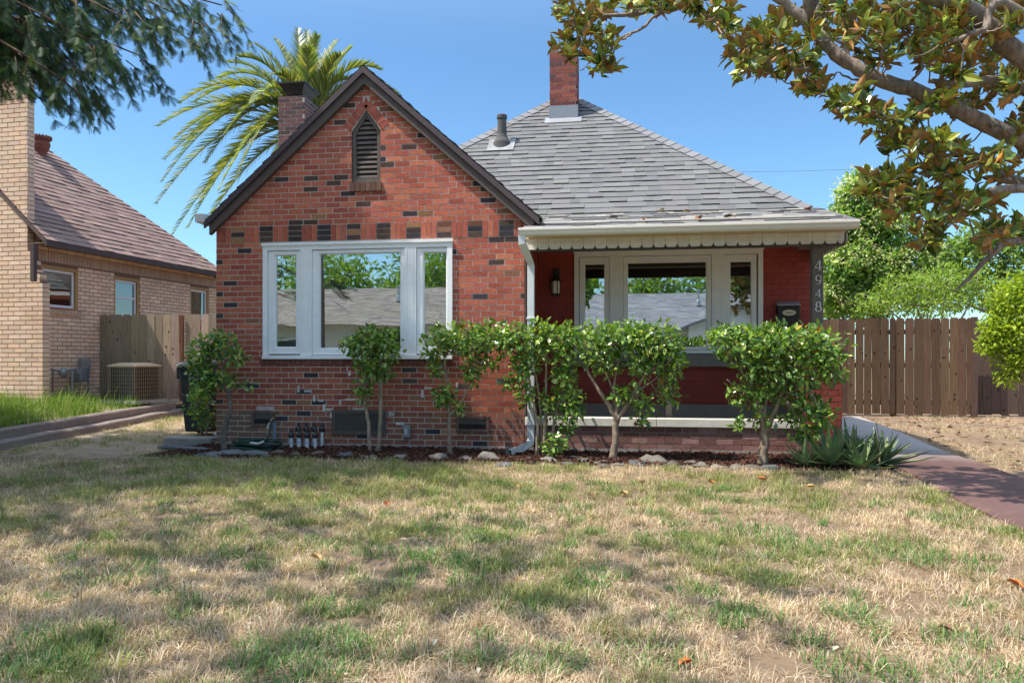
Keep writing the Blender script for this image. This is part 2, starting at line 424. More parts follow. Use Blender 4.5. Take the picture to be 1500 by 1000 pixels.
while x < W1['x1'] - .01:                                       # rowlock sill under the window
    e = min(x + .066, W1['x1']); m.box(x, e - .006, GY - .028, GY + .02, .99 + rnd(-.002, .002), 1.048, vary((.20, .085, .065), .18)); x += .066
# white patching mortar in the settlement crack
zc = lambda px, py: atY(px, py, GY)
for a, b, w, h in [(436, 565, 3, 9), (446, 571, 11, 3), (459, 579, 3, 9), (466, 585, 8, 3), (473, 592, 4, 10), (478, 598, 10, 2.5), (484, 604, 3, 8), (489, 612, 7, 3), (497, 585, 3, 7), (505, 584, 22, 2.5), (527, 587, 3, 6), (517, 597, 22, 10),
                   (617, 571, 4, 11), (622, 567, 11, 2.5), (508, 535, 1.5, 8), (511, 543, 3, 7), (521, 552, 2.5, 7), (569, 602, 9, 7), (376, 595, 26, 10), (668, 560, 3, 7), (580, 618, 12, 4)]:
    p = zc(a, b); q = zc(a + w, b + h); m.box(p.x, q.x, GY - .0065 - rnd(0, .002), GY + .01, q.z, p.z, vary((.44, .38, .34) if w * h > 60 else (.58, .55, .52), .12))
bw = m.build('brick_face', MATS['brick'], house)

m = MB(); T = .16                                               # the wall behind: mortar bed with real openings
def slab(x0, x1, z0, z1): m.box(x0, x1, GY, GY + T, z0, z1, MORT)
zt = 2.9; ex0, ex1 = GX0, GX1
slab(ex0, W1['x0'], .0, W1['z1']); slab(W1['x1'], ex1, .0, W1['z1']); slab(W1['x0'], W1['x1'], 0, W1['z0'])
xs = LV['c']
for s, xe in ((-1, ex0), (1, ex1)):
    ze = APEX - .1 - SLP * abs(xe - GC)
    poly = [(xe, GY, W1['z1']), (xs, GY, W1['z1']), (xs, GY, LV['z0']), (xs + s * LV['hw'], GY, LV['z0']), (xs + s * LV['hw'], GY, LV['zs']), (xs, GY, LV['zp']), (xs, GY, APEX - .1), (xe, GY, ze)]
    if s < 0: poly = poly[::-1]
    m.prism(poly[::-1], (0, T, 0), MORT)
m.box(ex0 - .012, ex1 + .006, GY - .014, GY - .0005, -.05, .05, (.36, .30, .27))   # footing strip
m.build('wall', MATS['mortar'], house)
# side walls, back, recess
m = MB()
SIDE = (.24, .075, .05)
m.box(GX0 + .001, GX0 + .15, GY + T + .002, 18.0, 0, 2.86, SIDE)
m.box(GX0 + .155, 2.36, 17.85, 18.0, 0, 2.86, SIDE)
m.box(2.22, 2.365, PY + .122, 17.84, 0, 2.86, SIDE)
m.build('side_wall', MATS['painted_brick'], house)
PR = (.33, .060, .043)                                          # oxblood paint of the porch
prc = lambda u, z, L: vary(PR, .06)
m = MB()
W2 = dict(x0=-.625, x1=1.775, z0=1.125, z1=2.47)
def h2(za, zb): return [(W2['x0'] + 1.1, W2['x1'] + 1.1)] if zb > W2['z0'] - .1 and za < W2['z1'] else []
bricks(m, (-1.1, PY, 0), (1, 0, 0), (0, -1, 0), 0, 3.45, .42, 2.66, prc, h2, J=.006, proud=.004, H=.069)
bricks(m, (-1.105, GY + T, 0), (0, 1, 0), (1, 0, 0), 0.0, PY - GY - T, .0, 2.66, prc, None, J=.006, proud=.004, H=.069)
mc = (.22, .042, .031)
m.box(-1.1, W2['x0'], PY, PY + .12, 0, 2.7, mc); m.box(W2['x1'], 2.36, PY, PY + .12, 0, 2.7, mc)
m.box(W2['x0'], W2['x1'], PY, PY + .12, 0, W2['z0'], mc); m.box(W2['x0'], W2['x1'], PY, PY + .12, W2['z1'], 2.7, mc)
m.box(-1.235, -1.105, GY + T + .002, PY - .002, 0, 2.66, mc)
m.build('porch_wall', MATS['painted_brick'], house)
# porch: floor, ceiling, low wall, pier, bench boards
m = MB(); TP = (.235, .20, .17)
m.box(-1.1, 2.3, GY + .13, PY - .01, 0, .16, (.30, .26, .23)); m.build('porch_floor', MATS['concrete'], house)
m = MB(); m.box(-1.1, 2.3, GY + .13, PY - .005, 2.60, 2.64, (.78, .74, .68)); m.build('porch_ceiling', MATS['old_paint'], house)
m = MB()
lowc = lambda u, z, L: vary(random.choice([(.30, .15, .125), (.25, .12, .10), (.34, .19, .16), (.22, .10, .085)]), .15)
bricks(m, (-1.1, GY, 0), (1, 0, 0), (0, -1, 0), 0, 3.02, .05, .30, lowc, H=.0625, J=.009, proud=.005)
m.box(-1.098, 1.925, GY, GY + .12, 0, .30, (.33, .27, .24)); m.box(-1.098, 1.925, GY - .012, GY - .0005, -.05, .05, (.35, .30, .27))
m.build('porch_low_wall', MATS['brick'], house)
m = MB(); m.box(-1.095, .38, GY - .03, GY + .16, .302, .395, (.74, .70, .62)); m.box(.384, 1.922, GY - .03, GY + .16, .302, .395, (.72, .68, .60))
m.build('low_wall_cap', MATS['old_paint'], house, bevel=.006)
m = MB()
pierc = lambda u, z, L: vary((.25, .055, .036) if z > .18 else (.22, .085, .065), .1)
for O, U, N, w in (((1.935, GY, 0), (1, 0, 0), (0, -1, 0), .40), ((1.935, GY + .40, 0), (0, -1, 0), (-1, 0, 0), .40), ((2.335, GY, 0), (0, 1, 0), (1, 0, 0), .40)):
    bricks(m, O, U, N, 0, w, .0, 1.12, pierc, J=.007, proud=.004, H=.066)
m.box(1.935, 2.335, GY, GY + .40, 0, 1.12, (.19, .05, .035)); m.build('porch_pier', MATS['painted_brick'], house)
m = MB(); m.box(1.915, 2.355, GY - .02, GY + .42, 1.122, 1.175, (.24, .055, .04)); m.build('pier_cap', MATS['painted_brick'], house, bevel=.008)
m = MB()
bricks(m, (2.30, GY + .41, 0), (0, 1, 0), (1, 0, 0), 0, PY - GY - .42, 0, .95, pierc, J=.007, proud=.004, H=.066)
m.box(2.15, 2.30, GY + .41, PY - .005, 0, .95, (.19, .05, .035)); m.build('porch_side_wall', MATS['painted_brick'], house)
m = MB()
m.box(-1.09, 2.14, PY - .10, PY - .012, .17, .47, TP); m.box(W2['x0'] - .08, W2['x1'] + .08, PY - .10, PY - .012, .955, 1.115, (.22, .185, .155))
m.box(.49, .56, GY + .20, GY + .27, .165, .80, TP); m.build('porch_bench', MATS['old_paint'], house, bevel=.004)
# post with its number
post = MB(); post.box(2.046, 2.163, GY + .05, GY + .167, 1.176, 2.43, (.155, .128, .112)); po = post.build('porch_post', MATS['old_paint'], house, bevel=.004)
def digit(ch, cx, zb, h, y):
    d = MB(); w = h * .34; t = h * .052; K = (.80, .79, .78)
    def st(a, b, ww): d.bar((cx + a[0] * w, y, zb + a[1] * h), (cx + b[0] * w, y, zb + b[1] * h), ww, .008, K, up=(0, 1, 0))
    def arc(ox, oz, rx, rz, a0, a1, thick=1.0, n=18):
        P = [(ox + rx * math.cos(R(a0 + (a1 - a0) * i / n)), oz + rz * math.sin(R(a0 + (a1 - a0) * i / n))) for i in range(n + 1)]
        for i in range(n):
            am = R(a0 + (a1 - a0) * (i + .5) / n); st(P[i], P[i + 1], t * (1 + thick * abs(math.cos(am))))
    if ch == '4': st((.35, 0), (.35, 1), t * 2.1); st((.35, 1), (-.95, .27), t * .9); st((-.95, .27), (.95, .27), t * 1.2); st((-.02, .02), (.72, .02), t * .9)
    if ch == '9': arc(0, .66, .78, .33, 0, 360); arc(-.05, .55, .83, .54, -75, 12); st((-.55, .03), (.15, .02), t * .9)
    if ch == '8': arc(0, .74, .62, .25, 0, 360); arc(0, .26, .80, .26, 0, 360)
    return d
for ch, y0, y1 in (('4', 381, 396.5), ('9', 403, 416), ('4', 423.5, 435.5), ('8', 442, 456)):
    p = atY(1199.5, y1, GY + .045); q = atY(1199.5, y0, GY + .045)
    digit(ch, 2.107, p.z, q.z - p.z, GY + .045).build('house_number', MATS['paint'], po)
# beam, fascia, scalloped boards, gutters
m = MB(); m.box(-1.1, 2.36, GY + .03, GY + .165, 2.432, 2.598, (.10, .085, .075)); m.box(2.18, 2.36, GY + .17, PY - .01, 2.432, 2.598, (.26, .22, .19)); m.build('porch_beam', MATS['old_paint'], house)
m = MB(); m.box(-1.085, 2.36, GY - .0425, GY + .028, 2.27, 2.404, (.06, .05, .045)); m.box(-1.085, 2.36, GY - .075, GY + .028, 2.405, 2.475, (.72, .58, .40)); m.box(2.36, 2.385, GY - .03, PY, 2.40, 2.6, (.40, .35, .30)); m.build('fascia_board', MATS['old_paint'], house)
m = MB(); x = -1.075; i = 0
while x < 2.33:
    w = .1275; a, b = x + .001, min(x + w, 2.345); c = .024; z0, z1 = 2.29, 2.43; yo = GY - .062 + rnd(-.002, .002)
    if b - a > .05:
        pr = [(a, yo, z1), (a, yo, z0 + .038), (a + c * .42, yo, z0 + .011), (a + c * .95, yo, z0), (b - c * .95, yo, z0), (b - c * .42, yo, z0 + .011), (b, yo, z0 + .038), (b, yo, z1)]
        m.prism(pr[::-1], (0, .018, 0), vary((.80, .76, .67), .05))
    x += w + .0015; i += 1
y = GY - .03
while y < PY:
    a, b = y, y + .125; pr = [(2.372, a, 2.43), (2.372, a, 2.326), (2.372, a + .03, 2.29), (2.372, b - .03, 2.29), (2.372, b, 2.326), (2.372, b, 2.43)]
    m.prism(pr, (.018, 0, 0), vary((.5, .47, .42), .05)); y += .1275  # side boards get a dimmed copy of the trim colour as painted shade
m.build('scalloped_trim', MATS['old_paint'], house)
m = MB(); gy0, gy1 = 8.13, 8.255
prof = [(gy1, 2.405), (gy0 + .035, 2.405), (gy0 + .02, 2.42), (gy0 + .012, 2.445), (gy0, 2.462), (gy0, 2.488), (gy0 + .012, 2.488), (gy0 + .012, 2.468), (gy0 + .03, 2.43), (gy1 - .012, 2.417), (gy1 - .012, 2.488), (gy1, 2.488)]
m.prism([(-1.12, a, b) for a, b in prof], (3.53, 0, 0), (.80, .77, .70))
m.prism([(-1.12, a, b) for a, b in ((gy1, 2.405), (gy0 + .035, 2.405), (gy0, 2.462), (gy0, 2.488), (gy1, 2.488))], (-.006, 0, 0), (.80, .77, .70)); m.prism([(2.41, a, b) for a, b in ((gy1, 2.405), (gy0 + .035, 2.405), (gy0, 2.462), (gy0, 2.488), (gy1, 2.488))], (.006, 0, 0), (.80, .77, .70))
m.box(2.44, 2.56, 10.02, 17.9, 2.70, 2.80, (.62, .60, .56))
m.box(-5.09, -4.97, GY - .11, 17.9, 2.70, 2.80, (.70, .70, .70))
m.build('gutter', MATS['paint'], house, bevel=.003)
m = MB(); dw = .055                                             # front downspout with its kick at the foot
def rect_pipe(m, pts, w, d, col):
    vs = []; fs = []
    for i, p in enumerate(pts):
        p = Vector(p); a = Vector(pts[max(i - 1, 0)]); b = Vector(pts[min(i + 1, len(pts) - 1)]); t = (b - a).normalized(); sx = t.cross(Vector((0, 1, 0))); sx = sx.normalized() if sx.length > .1 else Vector((1, 0, 0)); sy = sx.cross(t)
        for dx, dy in ((-1, -1), (1, -1), (1, 1), (-1, 1)): vs.append(p + sx * dx * w / 2 + sy * dy * d / 2)
    n = len(pts)
    for i in range(n - 1):
        for k in range(4): fs.append((i * 4 + k, i * 4 + (k + 1) % 4, i * 4 + 4 + (k + 1) % 4, i * 4 + 4 + k))
    fs += [(3, 2, 1, 0)]
    m.add(vs, fs, col)
rect_pipe(m, [(-1.09, 8.19, 2.41), (-1.09, 8.19, 2.33), (-1.04, 8.36, 2.19), (-1.02, 8.44, 2.12), (-1.02, 8.44, .16), (-1.03, 8.42, .10), (-1.12, 8.25, .055), (-1.21, 8.03, .035)], .078, .062, (.70, .71, .72))
m.box(-1.068, -.972, 8.40, 8.478, .30, .325, (.66, .67, .68)); m.box(-1.068, -.972, 8.40, 8.478, 1.5, 1.525, (.66, .67, .68))
m.build('downspout', MATS['paint'], house, bevel=.004); m = MB()
rect_pipe(m, [(-4.93, 8.98, 2.70), (-4.93, 8.98, .24), (-4.93, 8.92, .15), (-5.0, 8.66, .09)], .085, .065, (.78, .79, .80))
m.build('downspout', MATS['paint'], house, bevel=.004)

# ---- windows
WH = (.88, .88, .88)
def window(name, X, Zr, y, sashes, mull, parent, white):
    """outer frame, flat mullions and three sashes; every sash is a sub-part with its pane."""
    x0, x1 = X; z0, z1 = Zr; f = MB(); b = .075; yf = y - .035
    f.box(x0, x1, yf, y + .06, z1 - b, z1, white); f.box(x0, x1, yf - .02, y + .06, z0, z0 + .045, white)
    f.box(x0, x0 + .06, yf, y + .06, z0 + .0452, z1 - b - .0002, white); f.box(x1 - .06, x1, yf, y + .06, z0 + .0452, z1 - b - .0002, white)
    f.box(x0 - .012, x1 + .012, yf - .016, yf - .0005, z1 - .02, z1 + .012, white)
    for a, c in mull:
        f.box(a, c, yf, y + .06, z0 + .0452, z1 - b - .0002, white)
        f.box(a + .03, a + .036, yf - .004, yf - .0004, z0 + .06, z1 - b, white); f.box(c - .036, c - .03, yf - .004, yf - .0004, z0 + .06, z1 - b, white)
    win = f.build('window', MATS['paint'], parent, bevel=.004)
    for (a, c, za, zb, ga, gc, gza, gzb) in sashes:
        s = MB(); ys = y - .018
        for q in ((a, ga, za, zb), (gc, c, za, zb), (ga, gc, za, gza), (ga, gc, gzb, zb)):
            s.box(q[0], q[1], ys, y + .04, q[2], q[3], white)
        e = .012                                             # glazing bead
        for q in ((ga, ga + e, gza, gzb), (gc - e, gc, gza, gzb), (ga + e, gc - e, gza, gza + e), (ga + e, gc - e, gzb - e, gzb)):
            s.box(q[0], q[1], ys + .012, y + .039, q[2], q[3], white)
        s.build('sash', MATS['paint'], win, bevel=.003)
        g = MB(); g.box(ga, gc, y + .012, y + .018, gza, gzb); g.build('window_pane', MATS['window_glass'], win)
    return win
def pxs(v, y): return [atY(p, 450, y).x for p in v]
s1 = pxs([394, 441, 403.5, 435.2], GY); s2 = pxs([458.5, 593, 468, 588], GY); s3 = pxs([611, 659.5, 620, 655], GY)
window('window', (W1['x0'], W1['x1']), (W1['z0'], W1['z1']), GY, [(s1[0], s1[1], 1.115, 2.345, s1[2], s1[3], 1.19, 2.30), (s2[0], s2[1], 1.105, 2.345, s2[2], s2[3], 1.175, 2.305), (s3[0], s3[1], 1.115, 2.345, s3[2], s3[3], 1.19, 2.30)],
       [(s1[1] + .003, s2[0] - .003), (s2[1] + .003, s3[0] - .003)], house, WH)
q1 = pxs([849, 892.5, 856, 886.5], PY); q2 = pxs([913.5, 1042, 918.5, 1035.5], PY); q3 = pxs([1061, 1108, 1068.5, 1101.5], PY); WC = (.87, .86, .82)
window('window', (W2['x0'], W2['x1']), (W2['z0'], W2['z1']), PY, [(q1[0], q1[1], 1.175, 2.39, q1[2], q1[3], 1.21, 2.31), (q2[0], q2[1], 1.175, 2.39, q2[2], q2[3], 1.20, 2.315), (q3[0], q3[1], 1.175, 2.39, q3[2], q3[3], 1.21, 2.31)],
       [(q1[1] + .003, q2[0] - .003), (q2[1] + .003, q3[0] - .003)], house, WC)
# dim rooms behind the glass
m = MB()
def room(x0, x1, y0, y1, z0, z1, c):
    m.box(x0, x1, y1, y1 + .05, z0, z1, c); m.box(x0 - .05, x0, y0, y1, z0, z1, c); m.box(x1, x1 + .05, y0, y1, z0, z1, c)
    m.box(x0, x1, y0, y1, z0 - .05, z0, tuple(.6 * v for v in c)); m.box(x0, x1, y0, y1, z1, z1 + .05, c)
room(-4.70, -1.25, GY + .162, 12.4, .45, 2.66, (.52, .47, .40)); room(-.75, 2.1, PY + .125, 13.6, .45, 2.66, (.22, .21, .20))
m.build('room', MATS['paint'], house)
m = MB()                                                        # white inner window on the far side of the front room
ic = Vector((-3.42, 12.37, 1.62)); iw, ih = .34, .52
m.box(ic.x - iw, ic.x + iw, 12.33, 12.38, ic.z - ih, ic.z - ih + .09, WH); m.box(ic.x - iw, ic.x + iw, 12.33, 12.38, ic.z + ih - .09, ic.z + ih, WH); m.box(ic.x - iw, ic.x + iw, 12.33, 12.38, ic.z - .03, ic.z + .03, WH)
m.box(ic.x - iw, ic.x - iw + .09, 12.325, 12.385, ic.z - ih, ic.z + ih, WH); m.box(ic.x + iw - .09, ic.x + iw, 12.325, 12.385, ic.z - ih, ic.z + ih, WH)
m.build('inner_window_frame', MATS['paint'], house); m = MB()
for x0_, x1_, cc in ((-4.24, -3.80, (.80, .79, .76)), (-2.42, -1.95, (.60, .50, .40))):
    m = MB(); n_ = 36; P_ = [(x0_ + (x1_ - x0_) * i / n_, GY + .30 + .035 * math.sin(i * 1.1) + .012 * math.sin(i * 2.7)) for i in range(n_ + 1)]
    for i in range(n_): m.add([(*P_[i], .95), (*P_[i + 1], .95), (*P_[i + 1], 2.5), (*P_[i], 2.5)], [(0, 1, 2, 3)], cc)
    m.build('curtain', MATS['paint'], house)

# ---- louvre, crawl vents
BR = (.12, .095, .082)
m = MB(); c = LV['c']; hw = LV['hw']; z0, zs, zp = LV['z0'], LV['zs'], LV['zp']
def pent(d, y): k = d * 1.25; return [(c - hw + d, y, z0 + d), (c + hw - d, y, z0 + d), (c + hw - d, y, zs - d * .35), (c, y, zp - k), (c - hw + d, y, zs - d * .35)]
A, B = pent(.002, GY + .015), pent(.05, GY + .015)
for i in range(5):
    j = (i + 1) % 5; m.prism([A[i], A[j], B[j], B[i]], (0, .07, 0), BR)
m.build('louvre_frame', MATS['brown_paint'], house)
lf = [o for o in house.children if o.name.startswith('louvre_frame')][0]
m = MB(); z = z0 + .05
while z < zp - .09:
    w = hw - .052 if z < zs - .04 else (hw - .052) * max(.08, (zp - .07 - z) / (zp - .07 - zs + .04))
    m.prism([(c - w, GY + .03, z + .006), (c - w, GY + .085, z + .062), (c - w, GY + .085, z + .078), (c - w, GY + .03, z + .024)], (2 * w, 0, 0), vary((.155, .125, .11), .05)); z += .0575
m.box(c - hw, c + hw, GY + .135, GY + .155, z0, zp, (.02, .018, .016)); m.build('louvre_slats', MATS['brown_paint'], lf)
for i, (a, b, z0, z1) in enumerate(VENTS):
    m = MB(); fw = .045 if i == 1 else .035; cv = (.10, .082, .072) if i == 1 else (.15, .085, .07)
    m.box(a, b, GY - .024, GY - .001, z0, z0 + fw, cv); m.box(a, b, GY - .024, GY - .001, z1 - fw, z1, cv); m.box(a, a + fw, GY - .0245, GY - .001, z0 + fw, z1 - fw, cv); m.box(b - fw, b, GY - .0245, GY - .001, z0 + fw, z1 - fw, cv)
    for sx in (a + .015, b - .015, (a + b) / 2):
        for sz in (z0 + .015, z1 - .015): m.lathe([(.006, 0), (.006, .004)], (sx, GY - .027, sz), 8, (.6, .58, .55))
    v = m.build('crawl_vent', MATS['brown_paint'], house); m = MB()
    m.box(a + fw, b - fw, GY - .011, GY - .008, z0 + fw, z1 - fw, (.012, .011, .011))
    if i == 1:
        st = .030; x = a + fw - (z1 - z0)
        while x < b - fw:
            for s in (1, -1):
                p = [(x, z0 + fw), (x + (z1 - z0 - 2 * fw) * 1.5, z1 - fw)] if s > 0 else [(x, z1 - fw), (x + (z1 - z0 - 2 * fw) * 1.5, z0 + fw)]
                (xa, za), (xb, zb) = p; t0 = max(0, (a + fw - xa) / (xb - xa)); t1 = min(1, (b - fw - xa) / (xb - xa))
                if t1 > t0: m.bar((xa + (xb - xa) * t0, GY - .016, za + (zb - za) * t0), (xa + (xb - xa) * t1, GY - .016, za + (zb - za) * t1), .0055, .004, (.16, .135, .12), up=(0, 1, 0))
            x += st
    else:
        m.box(a + fw, b - fw, GY - .014, GY - .0112, z0 + fw + .055, z1 - fw, (.10, .085, .075))
    m.build('vent_screen', MATS['brown_paint'], v)

# ---- roofs
GREY = [(.155, .154, .157), (.17, .168, .169), (.145, .145, .148), (.18, .178, .177), (.16, .157, .156)]
shc = lambda u, s: vary(random.choice(GREY), .08)
hipw = 3.316; bz = 2.955; by = 9.9; ax, ay, az = -.967, 13.216, 5.715; pitch = (az - bz) / hipw; xl, xr = ax - hipw, ax + hipw
m = MB()
# boards under the shingles
ridge = 16.0; by2 = ridge + hipw
def face(p, n, th=.05):
    n = Vector(n).normalized(); m.prism(p, -n * th, (.12, .10, .09))
cs = 1 / math.sqrt(1 + pitch ** 2); sn = pitch * cs
face([(xl, by, bz), (xr, by, bz), (ax, ay, az)], (0, -sn, cs)); face([(xr, by, bz), (xr, by2, bz), (ax, ridge, az), (ax, ay, az)], (sn, 0, cs)); face([(xl, by2, bz), (xl, by, bz), (ax, ay, az), (ax, ridge, az)], (-sn, 0, cs)); face([(xr, by2, bz), (xl, by2, bz), (ax, ridge, az)], (0, sn, cs))
ey, ez = 8.20, 2.49; pp = (bz - ez) / (by - ey); face([(-1.09, ey, ez), (2.43, ey, ez), (2.43, by + .05, bz + .01), (-1.09, by + .05, bz + .01)], (0, -pp, 1), .04)
face([(xr + .0, by, bz - .004), (xr + .18, by, bz - .13), (xr + .18, 17.9, bz - .13), (xr, 17.9, bz - .004)], (sn, 0, cs), .04)
m.prism([(2.375, by, 2.60), (2.375, 8.3, 2.44), (2.375, 8.3, 2.47), (2.375, by, bz - .06)], (.02, 0, 0), (.4, .36, .3))
roof = m.build('roof', MATS['shingle'], house)
m = MB(); sl = math.hypot(hipw, az - bz)
shingles(m, (0, by, bz), (1, 0, 0), (0, cs, sn), (0, -sn, cs), 0.0, sl - .05, lambda s: xl + hipw * s / sl + .02, lambda s: xr - hipw * s / sl - .02, shc)
shingles(m, (xr, 0, bz), (0, 1, 0), (-cs, 0, sn), (sn, 0, cs), 0.0, sl - .05, lambda s: by + hipw * s / sl, lambda s: 17.9, shc, wmin=.3, wmax=.6)
shingles(m, (xl, 0, bz), (0, 1, 0), (cs, 0, sn), (-sn, 0, cs), 0.0, sl - .05, lambda s: by + hipw * s / sl, lambda s: 17.9, shc, wmin=.3, wmax=.6)
l2 = math.hypot(by - ey, bz - ez); c2, n2 = (by - ey) / l2, (bz - ez) / l2
shc2 = lambda u, s: vary(random.choice(GREY + [(.30, .285, .25), (.33, .30, .26)]), .16)
shingles(m, (0, ey, ez), (1, 0, 0), (0, c2, n2), (0, -n2, c2), -.025, l2 - .02, lambda s: -1.09, lambda s: 2.435, shc2, thk=(.004, .006, .008, .013), core=.45)
m.build('roof_shingles', MATS['shingle'], roof)
m = MB()                                                        # hip caps
for sgn in (1, -1):
    a = Vector((xr if sgn > 0 else xl, by, bz)); b = Vector((ax, ay, az)); d = (b - a).normalized(); n = int((b - a).length / .17)
    for i in range(n):
        p = a + d * (.17 * i) ; q = a + d * min(.17 * i + .24, (b - a).length); up = Vector((0, -sn, cs)) + Vector((sgn * sn, 0, cs)); up.normalize()
        cc = vary((.21, .21, .215), .12); lift = .034
        for side in (Vector((-sgn * 1, 0, 0)), Vector((0, 1, 0))):
            nn = Vector((0, -sn, cs)) if side.x else Vector((sgn * sn, 0, cs))
            dn = (side - d * side.dot(d)); dn = (dn - nn * dn.dot(nn)).normalized() * .135
            v = [p + up * lift, q + up * (lift - .014), q + dn + nn * .012, p + dn + nn * .026, p + up * (lift - .018), p + dn + nn * .004]
            m.add(v, [(0, 1, 2, 3), (4, 0, 3, 5)], cc)
    for j in range(12):
        if sgn > 0:
            y = ay + j * .2; m.prism([(ax - .13, y, az - .06), (ax, y, az + .05), (ax + .13, y, az - .06)], (0, .24, -.012), vary((.15, .15, .155), .15))
m.build('hip_cap', MATS['shingle'], roof)
# gable roof with its rake boards
m = MB(); gyf, gyb = GY - .075, 11.75; eL, eR = -4.965, -.935; th = .05
for xe in (eL, eR):
    ze = APEX + .02 - SLP * abs(xe - GC); s = -1 if xe < GC else 1; nn = Vector((s * SLP, 0, 1)).normalized() * -th
    P = [(GC, gyf, APEX + .02), (xe, gyf, ze), (xe, gyb, ze), (GC, gyb, APEX + .02)]
    m.prism(P if s < 0 else P[::-1], nn, (.10, .085, .08))
m.build('gable_roof', MATS['shingle'], house); m = MB()
gl = math.hypot(1, SLP)
for s, xe in ((-1, eL), (1, eR)):
    w = abs(xe - GC) * gl
    shingles(m, (xe, 0, APEX + .022 - SLP * abs(xe - GC)), (0, 1, 0), (-s / gl, 0, SLP / gl), (s * SLP / gl, 0, 1 / gl), -.03, w, lambda t: gyf - .02, lambda t: gyb - .4, shc)
gr = [o for o in house.children if o.name.startswith('gable_roof')][0]
m.build('roof_shingles', MATS['shingle'], gr)
m = MB(); PB = (.115, .088, .08); PB2 = (.085, .062, .068)
def rake(zo, wz, y0, y1, col, x_end):
    for s, xe in ((-1, x_end[0]), (1, x_end[1])):
        ze = zo - SLP * abs(xe - GC); g = GC + s * .0006
        poly = [(g, y0, zo), (xe, y0, ze), (xe, y0, ze - wz), (g, y0, zo - wz)]
        m.prism(poly if s < 0 else poly[::-1], (0, y1 - y0, 0), col)
rake(APEX + .012, .075, GY - .11, GY - .0765, PB2, (eL - .01, eR + .01)); rake(APEX - .066, .115, GY - .075, GY - .0095, PB, (-4.925, -.99))
m.box(-4.93, -4.885, GY - .09, GY - .01, 2.58, 2.66, PB) if False else None
m.build('rake_board', MATS['brown_paint'], house)
m = MB(); m.prism([(-1.09, GY + .0, 2.655), (-.95, GY + .0, 2.64), (-1.09, GY + .0, 2.735)], (0, 1.5, 0), (.42, .38, .33))
m.prism([(-1.10, GY - .07, 2.44), (-1.085, GY - .07, 2.44), (-1.085, GY - .07, 2.70), (-1.10, GY - .07, 2.71)], (0, .06, 0), PB)
m.build('eave_return', MATS['old_paint'], house)
# plumbing vent, chimneys
m = MB(); v = Vector((-1.87, 11.66, bz + pitch * (11.66 - by)))
m.lathe([(.15, -.10), (.135, .03), (.095, .10), (.076, .16), (.070, .40), (.082, .405), (.082, .45), (.074, .465)], v, 18, (.105, .10, .095)); m.obox(v + Vector((0, -.06, -.02)), (.21, 0, 0), Vector((0, cs, sn)) * .2, Vector((0, -sn, cs)) * .006, (.30, .30, .30))
m.build('vent_pipe', MATS['concrete'], house, smooth=False)
CB = [(.25, .07, .05), (.21, .06, .05), (.30, .09, .06), (.17, .055, .05), (.13, .06, .06)]
m = MB(); cw = .225; cyf = 12.35; cxc = -.955; zt = 6.13; zb = 4.9; chc = lambda u, z, L: vary(random.choice(CB), .15)
for O, U, N, w in (((cxc - cw, cyf, 0), (1, 0, 0), (0, -1, 0), 2 * cw), ((cxc - cw, cyf + .45, 0), (0, -1, 0), (-1, 0, 0), .45), ((cxc + cw, cyf, 0), (0, 1, 0), (1, 0, 0), .45)):
    bricks(m, O, U, N, 0, w, zb + .32, zt, chc, L=.20)
m.box(cxc - cw, cxc + cw, cyf, cyf + .45, zb - .3, zt - .01, (.30, .26, .24))
ch = m.build('chimney', MATS['brick'], house); m = MB()
m.box(cxc - cw - .012, cxc + cw + .012, cyf - .012, cyf + .46, zb - .1, zb + .32, (.30, .30, .31)); m.obox(Vector((cxc, cyf - .06, bz + pitch * (cyf - .06 - by) + .02)), (.30, 0, 0), Vector((0, cs, sn)) * .10, Vector((0, -sn, cs)) * .006, (.36, .36, .37))
m.build('chimney_flashing', MATS['metal'], ch)
m = MB(); kx0, kx1, ky0, ky1, kz = -5.515, -5.07, 11.5, 12.06, 5.30
kc = lambda u, z, L: vary(random.choice([(.15, .075, .065), (.12, .065, .06), (.18, .085, .07), (.09, .055, .055)]), .18)
for O, U, N, w in (((kx0, ky0, 0), (1, 0, 0), (0, -1, 0), kx1 - kx0), ((kx1, ky0, 0), (0, 1, 0), (1, 0, 0), ky1 - ky0)):
    bricks(m, O, U, N, 0, w, 2.6, kz, kc, L=.20, J=.013)
m.box(kx0, kx1, ky0, ky1, 0, kz - .01, (.40, .36, .34)); ch = m.build('chimney', MATS['brick'], house); m = MB()
kcx, kcy = (kx0 + kx1) / 2, (ky0 + ky1) / 2; dk = (.035, .032, .034)
m.box(kcx - .13, kcx + .13, kcy - .17, kcy + .17, kz - .01, kz + .22, (.02, .02, .02))
def fr(z0, w0, d0, z1, w1, d1): m.hexa([(kcx - w0, kcy - d0, z0), (kcx + w0, kcy - d0, z0), (kcx + w0, kcy + d0, z0), (kcx - w0, kcy + d0, z0), (kcx - w1, kcy - d1, z1), (kcx + w1, kcy - d1, z1), (kcx + w1, kcy + d1, z1), (kcx - w1, kcy + d1, z1)], dk)
fr(kz + .06, .14, .18, kz + .205, .215, .275); fr(kz + .206, .235, .295, kz + .232, .235, .295)
m.build('chimney_cap', MATS['metal'], ch)

